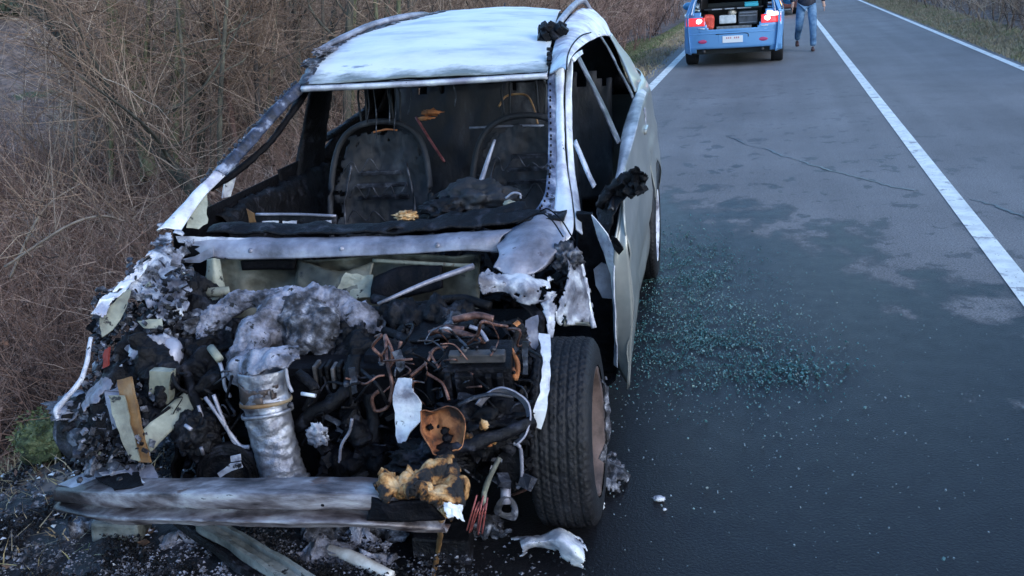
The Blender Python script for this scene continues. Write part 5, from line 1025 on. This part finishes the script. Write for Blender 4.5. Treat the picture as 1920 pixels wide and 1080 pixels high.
ashbed('scorched_litter', -3.3, -2.1, 1.8, 3.3, 26000, ((whitep, .01), (ash, .14), (soot2, .85)), '%s burnt scraps over the ditch edge left of the wreck', .004, .018)
char = M('charred_ground', [(.35, (.003, .003, .004)), (.5, (.008, .008, .011)), (.63, (.03, .032, .045)), (.75, (.09, .095, .125))], 14, .7, 0, 1., 60)
gx = np.linspace(-3.35, -1.0, 90); gy = np.linspace(1.5, 3.9, 90)
def cf(X, Yg):
    n = hash_noise(X, Yg, 4, 3)*.03+hash_noise(X, Yg, 14, 4)*.012; u = ((X+2.15)/1.15)**2+((Yg-2.55)/1.0)**2
    return np.where(X < -2.2, np.maximum(ground(X, Yg), -.7), 0)+.022+n-.09*sstep(.55, 1.0, u+hash_noise(X, Yg, 3, 8)*.25)
tag(grid_mesh('charred_ground', gx, gy, cf, char), 'burnt black verge under the wreck', kind='structure')
for k, (pts, rd, m) in enumerate([([(560, 1010), (640, 990), (720, 985), (760, 1010)], .05, ash), ([(540, 1060), (600, 1040), (690, 1050), (740, 1040)], .045, ashfine), ([(300, 1020), (360, 1012), (430, 1022), (470, 1050)], .03, ashfine), ([(130, 1010), (170, 985), (230, 1000)], .035, ash), ([(640, 1000), (680, 1012), (720, 1030)], .03, ashfine), ([(880, 1000), (920, 985), (950, 1005)], .03, ash)]):
    Pq = [G(a, b, .03) for a, b in pts]; c0_ = Pq[0].copy(); nn = 40; vs, fs = tube_data([p-c0_ for p in Pq], [rd*.3, rd, rd*.8, rd*.2], 14, nn)
    vs = [v+Vector((fbm(v+c0_, 22, 1), fbm(v+c0_, 22, 2), fbm(v+c0_, 22, 3)*.9))*.035 for v in vs]
    o = mk('ash_drift', vs, fs, m); o.location = c0_; tag(o, ['crusted grey ash heap behind the fallen pale tube', 'pale ash heap in front of the fallen pale tube', 'pale ash streak under the slats left of the beam middle', 'grey ash heap at the ditch edge below the lamp block', 'small pale ash heap beside the fallen pale tube', 'grey ash lump between the charred block and torn white shell'][k], 'ash heap')
# broken glass
def glass(n, cx, cy, sx_, sy_, size, mat, label, name='broken_glass', rot=0, thr=-.2, nf=2.2, y0=0):
    xy = rng.normal(0, 1, (n, 2))*[[sx_, sy_]]; c, s = math.cos(rot), math.sin(rot); xy = np.column_stack([cx+xy[:, 0]*c-xy[:, 1]*s, cy+xy[:, 0]*s+xy[:, 1]*c])
    d = np.array([fbm((a, b*1.8, 1), nf, 4, 4) for a, b in xy]); xy = xy[(d+rng.normal(0, .15, n) > thr) & (xy[:, 1] > 1.6)]; n = len(xy)
    o8 = np.array([[-1, -1, 0], [1, -1, 0], [1, 1, 0], [-1, 1, 0], [-1, -1, 1.4], [1, -1, 1.4], [1, 1, 1.4], [-1, 1, 1.4]])*.5; s = rng.lognormal(-.25, .42, n).clip(.3, 2.2)*size
    q = o8[None]*s[:, None, None]*rng.uniform(.7, 1.2, (n, 1, 3)); an = rng.uniform(0, 6.28, n)[:, None]; x = q[..., 0]*np.cos(an)-q[..., 1]*np.sin(an)+xy[:, :1]; y = q[..., 0]*np.sin(an)+q[..., 1]*np.cos(an)+xy[:, 1:]
    tl = rng.normal(0, .5, (n, 1)); z = q[..., 2]+np.abs(tl)*size*.5+q[..., 0]*tl+.006
    v = np.stack([x, y, z], -1).reshape(-1, 3); b = (np.arange(n)*8)[:, None]
    f = np.concatenate([b+np.array([t]) for t in ((4, 5, 6, 7), (0, 1, 5, 4), (1, 2, 6, 5), (2, 3, 7, 6), (3, 0, 4, 7))])
    return tag(mk_np(name, v, f, mat, smooth=False), label, 'broken glass', kind='stuff')
glm = M('green_tinted_glass', [(.35, (.008, .035, .04)), (.5, (.03, .10, .105)), (.68, (.11, .22, .22))], 60, .15, 0, 0, 10, spec=.8)
glw = M('clear_glass_crumb', [(.3, (.05, .08, .09)), (.7, (.22, .27, .29))], 60, .15, 0, 0, 10, spec=.8)
gc = G(1290, 505); glass(6500, gc.x, gc.y, .21, .44, .0042, glm, 'patch of teal glass crumbs beside the front door, farther cluster', rot=.1, thr=-.25, nf=5)
gc = G(1310, 645); glass(7000, gc.x, gc.y, .24, .30, .0042, glm, 'patch of teal glass crumbs beside the sill, nearer cluster', rot=.4, thr=-.2, nf=5)
gc = G(1310, 600); glass(2600, gc.x, gc.y, .30, .55, .0046, M('pale_green_glass', [(.35, (.05, .12, .12)), (.65, (.20, .30, .29))], 60, .12, 0, 0, 10, spec=.8), 'paler green glass crumbs mixed through the teal patch', rot=.2, thr=-.25, nf=4)
gc = G(1470, 700); glass(900, gc.x, gc.y, .16, .12, .006, glm, 'thin drift of teal glass crumbs farthest from the door', rot=.5, thr=-.1)
gc = G(1420, 750); glass(1500, gc.x, gc.y, .6, .85, .0036, glw, 'fine pale glass grains sprinkled over the wet asphalt', 'glass_grains', thr=-.3)

# ================================================================ VEHICLES BEYOND
def build_car(name, label, loc, rz, paint, roofc, L=4.6, Wd=1.80, H=1.43, estate=True, tail_open=True):
    root = empty(name, loc, rz); tag(root, label, 'car'); hw = Wd/2
    glassd = M('dark_car_glass', [(.5, (.012, .014, .018))], 5, .08, 0, 0); trim = M('black_trim', [(.5, (.012, .012, .014))], 5, .5, 0, 0)
    arches = ((.82, .33, .36), (.82+2.7, .33, .36))
    def beltz(y): return .93-.10*max(0, (y-3.0))/1.6+(.02 if y < 1 else 0)
    def half(y):
        k = 1
        if y < .5: k -= .13*((.5-y)/.5)**2
        if y > L-.8: k -= .20*((y-L+.8)/.8)**2
        return hw*k
    for side in (-1, 1):
        ny, nz = 70, 14; vs = []
        for i in range(ny+1):
            y = .03+(L-.06)*i/ny
            for j in range(nz+1):
                a = .24; 
                for (yc, zc, r) in arches:
                    d = r*r-(y-yc)**2
                    if d > 0: a = max(a, zc-.02+math.sqrt(d))
                b = beltz(y); z = a+(b-a)*j/nz; t = (z-.24)/(b-.24); x = half(y)*(1-.06*(1-t)**2-.05*max(0, t-.75)**2*16*.25)
                if y > L-1.1: pass
                vs.append((side*x, y, z))
        fs = [(i*(nz+1)+j, (i+1)*(nz+1)+j, (i+1)*(nz+1)+j+1, i*(nz+1)+j+1) for i in range(ny) for j in range(nz)]
        mk('side_panel', vs, fs, paint, root, True, .01)
        # greenhouse side glass and pillars
        g0 = [(side*half(y)*.975, y, beltz(y)) for y in (.25, 1.0, 2.0, 2.9, 3.5)]; g1 = [(side*hw*.70, .55, H-.12), (side*hw*.74, 1.1, H-.08), (side*hw*.75, 1.7, H-.06), (side*hw*.74, 2.2, H-.08), (side*half(3.4)*.95, 3.42, beltz(3.4)+.02)]
        sheet('side_window', [[Vector(p) for p in g0], [Vector(p) for p in g1]], glassd, root, 24, 6, 0, 1, .006)
        for a, b, wd in (((side*half(.1)*.97, .08, .93), (side*hw*.70, .50, H-.10), .09), ((side*hw*.985, 1.25, .94), (side*hw*.755, 1.3, H-.07), .04), ((side*hw*.985, 2.2, .94), (side*hw*.76, 2.05, H-.07), .04), ((side*half(3.4)*.98, 3.5, .93), (side*hw*.74, 2.5, H-.08), .05)):
            a = Vector(a); b = Vector(b); d = Vector((0, wd, 0)); o_ = Vector((side*.008, 0, 0)); sheet('pillar', [[a-d+o_, b-d+o_], [a+d+o_, b+d+o_]], paint, root, 8, 3, 0, 1, .012)
        # lamps
    rf = [[Vector((x*hw, y, H-.05-abs(x)**2.5*.09-(.05*((y-1.5)/1.2)**2))) for y in (.45, 1.0, 1.6, 2.2, 2.6)] for x in (-.72, -.4, 0, .4, .72)]
    sheet('roof', rf, roofc, root, 24, 16, 0, 1, .012)
    hd = [[Vector((x*half(y), y, beltz(y)+.05*(1-x*x)-.0)) for y in (3.45, 3.8, 4.2, L-.25, L-.05)] for x in (-.97, -.5, 0, .5, .97)]
    sheet('bonnet', hd, roofc, root, 24, 16, 0, 1, .01)
    sheet('windscreen', [[Vector((x*.72, 2.55, H-.10)), Vector((x*.9, 3.48, .95))] for x in (-.9, 0, .9)], glassd, root, 10, 10, 0, 1, .006)
    fb_ = [[Vector((x*half(L-.05)*1.0, L-.03+.08*(1-x*x), z)) for z in (.25, .45, .7, .85)] for x in (-1, -.5, 0, .5, 1)]
    sheet('front_bumper', fb_, paint, root, 16, 20, 0, 1, .02)
    for side in (-1, 1):
        lathe('headlight', [(0, .02), (.07, .015), (.10, 0), (.10, -.02)], (side*hw*.68, L+.02, .68), (0, 1, .1), M('lamp_glass', [(.5, (.5, .5, .5))], 5, .1, 0, 0), root, 20)
    box('underbody', (0, L/2, .30), (Wd*.80, L-.5, .16), trim, root)
    wm = M('car_rubber', [(.5, (.010, .010, .012))], 5, .8, 0, 0); rm_ = M('alloy', [(.5, (.35, .35, .37))], 5, .35, .8, 0)
    for (yc, zc, r) in arches:
        for side in (-1, 1):
            cc = (side*(hw-.115), yc, .315)
            wh = lathe('wheel', [(0, .03), (.05, .03), (.06, .02), (.18, .01), (.2, .08), (.21, .085), (.21, -.08), (0, -.08)], cc, (side, 0, 0), rm_, root, 28)
            lathe('tyre', [(.20, .08), (.215, .105), (.29, .11), (.312, .095), (.318, .06), (.318, -.06), (.312, -.095), (.29, -.11), (.215, -.105), (.20, -.08)], cc, (side, 0, 0), wm, wh, 40)
            box('arch_liner', (side*(hw-.15), yc, .50), (.24, .70, .30), trim, root)
    return root, trim, glassd
bluep = M('pale_blue_car_paint', [(.4, (.12, .30, .56)), (.6, (.14, .33, .60))], 2, .28, .1, 0, 10, coat=.6)
whitec = M('white_car_paint', [(.4, (.72, .74, .76)), (.6, (.76, .78, .8))], 2, .3, 0, 0, 10, coat=.4)
plc = empty; PY = 18.02
pc_, trim, glassd = build_car('blue_car', 'pale blue car with raised tailgate and full open boot on the road', (-.67, PY, 0), .0, bluep, whitec)
# rear end: bumper with tucked lower edge, recessed plate, boot opening
def rz_(x, z):  # rear surface depth
    b = .0+.13*abs(x/.87)**3; 
    if z > .72: b += (z-.72)*.28
    if z < .36: b += (.36-z)*.5
    return b
nx, nz = 56, 40; vs = []; fs = []; zs = [.26+(.98-.26)*j/nz for j in range(nz+1)]
for i in range(nx+1):
    x = -.87+1.74*i/nx
    for z in zs: vs.append((x*(1-.04*max(0, (z-.7)/.3)), rz_(x, z), z))
for i in range(nx):
    for j in range(nz):
        x = -.87+1.74*(i+.5)/nx; z = zs[j]+.009
        if z > .665+max(0, abs(x)-.42)*1.6 and abs(x) < .60: continue
        if z < .335-.0*x and abs(x) < .66: continue
        fs.append((i*(nz+1)+j, (i+1)*(nz+1)+j, (i+1)*(nz+1)+j+1, i*(nz+1)+j+1))
mk('rear_bumper', vs, fs, bluep, pc_, True, .014)
sheet('bumper_ledge', [[Vector((x, -.012+.13*abs(x/.87)**3, .635)) for x in (-.6, 0, .6)], [Vector((x, .05, .655)) for x in (-.6, 0, .6)]], bluep, pc_, 20, 3, 0, 1, .02)
tube('bumper_crease', [Vector((x, rz_(x, .56)-.004, .60)) for x in (-.8, -.5, 0, .5, .8)], .012, bluep, pc_, 8, 40)
plb = box('number_plate', (.0, -.014, .49), (.36, .012, .12), M('white_plate', [(.5, (.74, .75, .76))], 5, .35, 0, 0), pc_, (0, 0, 0), .004)
pk = M('plate_red_print', [(.5, (.55, .20, .20))], 5, .5, 0, 0)
for i in range(7):
    if i == 3: continue
    box('plate_character', (-.105+.035*i, -.0215, .515), (.018, .003, .03), pk, plb, (0, 0, 0), 0)
box('plate_recess', (.0, -.004, .495), (.50, .010, .17), bluep, pc_, (0, 0, 0), .01)
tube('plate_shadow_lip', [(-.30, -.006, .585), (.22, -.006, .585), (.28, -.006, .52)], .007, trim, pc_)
redl = M('red_lamp', [(.5, (.55, .02, .03))], 5, .15, 0, 0, emit=((1, .05, .05), .25)); hotl = M('lit_lamp', [(.5, (.9, .6, .6))], 5, .2, 0, 0, emit=((1, .72, .72), 1.6))
pinkr = M('pink_reflector', [(.5, (.45, .05, .14))], 5, .25, 0, 0)
for s in (-1, 1):
    lm_ = sheet('tail_light', [[Vector((s*x, rz_(s*x, z)-.012, z)) for x in (.50, .64, .78, .835)] for z in (.745, .80, .85, .885)], redl, pc_, 16, 12, 0, 1, .03); lm_['label'] = 'lit red tail light'
    blob('bulb', (s*.60, rz_(.6, .83)-.03, .825), (.055, .02, .045), hotl, lm_, 3, .05)
    if s > 0: sheet('lamp_lens', [[Vector((s*x, rz_(s*x, z)-.02, z)) for x in (.60, .72, .835)] for z in (.86, .90, .94)], hotl, lm_, 10, 8, 0, 1, .02)
    blob('reflector', (s*.52, rz_(.52, .47)-.004, .465), (.10, .014, .035), pinkr, pc_, 4, .02)
    tube('exhaust_tip', [(s*.52, -.01, .285), (s*.52, .15, .285)], .035, trim, pc_, 14)
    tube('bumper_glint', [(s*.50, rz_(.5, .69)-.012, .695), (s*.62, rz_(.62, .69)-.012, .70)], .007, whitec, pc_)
    # mirror
    blob('wing_mirror', (s*1.02, 3.05, 1.0), (.13, .07, .085), M('mirror_cap', [(.5, (.05, .22, .42))], 5, .25, 0, 0, coat=.5), pc_, 4, .05)
    sheet('boot_side', [[Vector((s*.58, .06, .74)), Vector((s*.60, .30, 1.0)), Vector((s*.55, .5, 1.3))], [Vector((s*.52, .10, .66)), Vector((s*.50, .9, .9)), Vector((s*.5, .9, 1.25))]], trim, pc_, 12, 8, 0, 1, .01)
    sheet('tailgate_pillar', [[Vector((s*.85, .14, .93)), Vector((s*.76, .33, 1.18)), Vector((s*.64, .50, 1.36))], [Vector((s*.70, .08, .93)), Vector((s*.66, .28, 1.18)), Vector((s*.56, .46, 1.36))]], bluep, pc_, 16, 5, 0, 1, .02)
    tube('pillar_edge', [(s*.74, .07, .95), (s*.69, .27, 1.18), (s*.585, .45, 1.36)], .010, whitec, pc_)
    tube('gas_strut', [(s*.60, .35, 1.05), (s*.56, .35, 1.55)], .012, trim, pc_)
box('boot_floor', (0, .55, .63), (1.1, 1.0, .03), trim, pc_); box('boot_back', (0, 1.05, .85), (1.1, .04, .5), trim, pc_)
box('boot_sill_plate', (.02, .10, .685), (.62, .05, .065), M('sill_grey', [(.4, (.10, .11, .12)), (.6, (.2, .21, .22))], 20, .4, 0, 0), pc_)
shelf = box('parcel_shelf', (0, .50, 1.02), (1.05, .60, .025), trim, pc_)
for (a, b) in ((-.38, -.20), (-.15, .02), (.07, .32)): box('shelf_edge', ((a+b)/2, .19, 1.018), (b-a, .02, .022), M('shelf_trim', [(.5, (.3, .32, .35))], 5, .5, 0, 0), shelf)
sheet('tailgate', [[Vector((x, .45, 1.40)), Vector((x, .1, 1.72)), Vector((x*.95, -.42, 1.88)), Vector((x*.9, -.62, 1.86))] for x in (-.58, -.3, 0, .3, .58)], bluep, pc_, 20, 12, 0, 1, .05)
def carthing(name, o, label, cat): return tag(local(o, 0), label, cat)
def pv(x, y, z): return Vector((-.67+x, PY+y, z))
# things in the boot
o = mk('red_bag', *(lambda d: (d[0], d[1]))(box_data(pv(-.44, .24, .80), (.19, .2, .28), (.05, .12, .1), .05)), M('red_orange_cloth', [(.4, (.55, .05, .03)), (.6, (.75, .10, .06))], 9, .6, 0, .4, 20), None, False)
for v in o.data.vertices: v.co += Vector((fbm(v.co, 6, 1), fbm(v.co, 6, 2), fbm(v.co, 6, 3)))*.02+Vector(((v.co.z-.8)*-.12, 0, 0))
tag(local(o, 0), 'red orange bag at the left side of the open boot', 'bag')
o = box('white_case', pv(-.10, .30, .83), (.30, .22, .15), M('white_case_plastic', [(.4, (.45, .5, .52)), (.6, (.62, .66, .68))], 9, .5, 0, 0), None, (0, 0, 0), .02); tag(local(o, 0), 'white case in the middle of the open boot', 'case')
o = blob('cream_bundle', pv(-.02, .28, .94), (.07, .07, .05), M('cream_cloth', [(.4, (.5, .45, .36)), (.6, (.65, .6, .5))], 9, .8), None, 3, .4); tag(local(o, 0), 'cream cloth bundle on top of the white case', 'cloth')
o = box('equipment_crate', pv(.26, .34, .84), (.34, .26, .24), M('crate_dark', [(.4, (.03, .035, .045)), (.6, (.07, .08, .10))], 9, .5, 0, 0), None, (0, 0, 0), .02)
tag(local(o, 0), 'dark equipment crate at the right side of the open boot', 'crate')
for zz in (.76, .88, .93):
    b_ = box('crate_rib', Vector((0, -.14, zz-.72)), (.30, .012, .014), M('rib_grey_%d' % int(zz*100), [(.5, (.2, .22, .26))], 5, .5, 0, 0), None, (0, 0, 0), .003); b_.parent = o
o = box('teal_folder', pv(.32, .24, 1.075), (.24, .20, .05), M('teal_plastic', [(.5, (.05, .42, .52))], 5, .4, 0, 0), None, (.15, 0, .05), .01); tag(local(o, 0), 'teal folder lying on the parcel shelf of the blue car', 'folder')
# second vehicle farther on with orange lamp lit
dr = M('dark_red_paint', [(.5, (.07, .022, .02))], 5, .35, 0, 0, coat=.5)
q = W(1500, 28, 'z', 0); c2, _, _ = build_car('dark_red_car', 'dark red brown car farther along the road with a glowing orange lamp', (q.x-.90, q.y+4.6, 0), math.pi, dr, dr, 4.6, 1.8, 1.5)
sheet('tailgate', [[Vector((x, .08, .35)), Vector((x, .04, .8)), Vector((x*.8, .45, 1.35))] for x in (-.85, 0, .85)], dr, c2, 14, 10, 0, 1, .02)
amber = M('amber_lamp', [(.5, (.9, .35, .05))], 5, .3, 0, 0, emit=((1, .50, .12), 3.))
for s in (-1, 1): blob('indicator', (s*.52, 4.70, .56), (.20, .05, .10), amber, c2, 3, .05)

# ================================================================ PERSON
def skin(name, vs, es, rad, mat, parent, sub=2, root=0):
    me = bpy.data.meshes.new(name); me.from_pydata([tuple(v) for v in vs], es, []); me.materials.append(mat); o = bpy.data.objects.new(name, me); col.objects.link(o); o.parent = parent
    s = o.modifiers.new('skin', 'SKIN'); s.use_smooth_shade = True
    for i, r_ in enumerate(rad): me.skin_vertices[0].data[i].radius = (r_, r_) if not isinstance(r_, tuple) else r_; me.skin_vertices[0].data[i].use_root = (i == root)
    ss = o.modifiers.new('subd', 'SUBSURF'); ss.levels = sub; ss.render_levels = sub; return o
pr_ = empty('person', tuple(G(1510, 95)), 0); tag(pr_, 'person in a dark jacket, blue jeans and brown shoes walking towards the wreck', 'person')
skm = M('skin', [(.4, (.42, .24, .18)), (.6, (.5, .3, .22))], 6, .5, 0, 0); jn = M('blue_denim', [(.35, (.05, .11, .20)), (.5, (.10, .20, .33)), (.68, (.20, .32, .46))], 7, .85, 0, .3, 60)
jk = M('navy_jacket', [(.4, (.008, .010, .022)), (.6, (.018, .022, .04))], 8, .6, 0, .3, 20); shm = M('brown_leather', [(.4, (.05, .022, .018)), (.6, (.10, .045, .035))], 10, .4, 0, 0); hrm = M('dark_hair', [(.5, (.02, .015, .012))], 5, .6)
# walks towards the camera (-y); body one surface: pelvis, spine, head, arms, legs, feet
hp_ = [(0, 0, .95), (0, .0, 1.15), (0, -.01, 1.38), (0, -.01, 1.50), (0, -.03, 1.64), (-.10, 0, .90), (-.13, -.04, .50), (-.155, .32, .20), (.10, 0, .90), (.115, -.10, .50), (.13, -.14, .10), (-.19, 0, 1.42), (-.25, .04, 1.14), (-.27, -.06, .92), (.19, 0, 1.42), (.27, .03, 1.14), (.33, .0, .90), (-.275, -.08, .86), (.34, -.01, .84)]
he = [(0, 1), (1, 2), (2, 3), (3, 4), (0, 5), (5, 6), (6, 7), (0, 8), (8, 9), (9, 10), (2, 11), (11, 12), (12, 13), (2, 14), (14, 15), (15, 16), (13, 17), (16, 18)]
hr = [(.085, .07), (.09, .07), (.11, .075), (.055, .055), (.085, .095),   .06, .040, .03, .06, .040, .03, .06, .045, .03, .06, .045, .03, (.018, .035), (.018, .035)]
skin('body', hp_, he, hr, skm, pr_)
skin('jeans', [(0, 0, .98), (-.10, 0, .88), (-.12, -.04, .70), (-.13, -.04, .52), (-.15, .24, .30), (-.155, .32, .20), (.10, 0, .88), (.115, -.08, .70), (.13, -.15, .50), (.14, -.16, .25), (.145, -.16, .09)], [(0, 1), (1, 2), (2, 3), (3, 4), (4, 5), (0, 6), (6, 7), (7, 8), (8, 9), (9, 10)], [(.16, .12), .105, .095, .08, .068, .07, .105, .095, .08, .068, .07], jn, pr_)
skin('jacket', [(0, 0, .80), (0, 0, 1.2), (0, -.01, 1.38), (0, -.01, 1.47), (-.20, 0, 1.42), (-.26, .04, 1.14), (-.275, -.05, .95), (.20, 0, 1.42), (.28, .03, 1.14), (.335, .0, .94)], [(0, 1), (1, 2), (2, 3), (2, 4), (4, 5), (5, 6), (2, 7), (7, 8), (8, 9)], [(.20, .155), (.185, .14), (.18, .125), .075, .075, .06, .05, .075, .06, .05], jk, pr_)
for (x, y, z, rx) in ((-.155, .32, .135, .9), (.135, -.17, .03, .0)):
    s_ = skin('shoe', [(x, y+.07, z+.01), (x, y+.01, z+.02), (x, y-.08+.02*rx, z-.045*rx), (x, y-.16+.07*rx, z-.09*rx*.6)] if rx else [(x, y+.08, z+.015), (x, y, z+.02), (x, y-.09, z+.005), (x, y-.16, z)], [(0, 1), (1, 2), (2, 3)], [(.04, .045), (.042, .05), (.046, .035), (.04, .028)], shm, pr_)
for s, hx, hy, hz_ in ((-1, -.275, -.085, .845), (1, .342, -.01, .825)):
    for i, (dx, ln) in enumerate(((-.018, .06), (-.006, .068), (.006, .064), (.018, .05))):
        skin('finger', [(hx, hy+dx, hz_), (hx+.004*s, hy+dx, hz_-ln*.55), (hx-.006*s, hy+dx, hz_-ln)], [(0, 1), (1, 2)], [.009, .0085, .007], skm, pr_, 1)
    skin('thumb', [(hx, hy-.02, hz_+.03), (hx-.004*s, hy-.04, hz_), (hx-.006*s, hy-.045, hz_-.025)], [(0, 1), (1, 2)], [.011, .010, .008], skm, pr_, 1)
blob('hair', (0, -.015, 1.70), (.095, .105, .085), hrm, pr_, 4, .08); blob('nose', (0, -.135, 1.635), (.014, .02, .022), skm, pr_, 3, 0)
for s in (-1, 1): blob('ear', (s*.088, -.02, 1.635), (.012, .022, .032), skm, pr_, 3, 0); blob('eye', (s*.033, -.112, 1.66), (.014, .008, .008), M('eye_white', [(.5, (.6, .6, .6))], 5, .2), pr_, 2, 0)
box('mouth', (0, -.118, 1.585), (.045, .01, .008), M('lips', [(.5, (.25, .08, .07))], 5, .5), pr_)
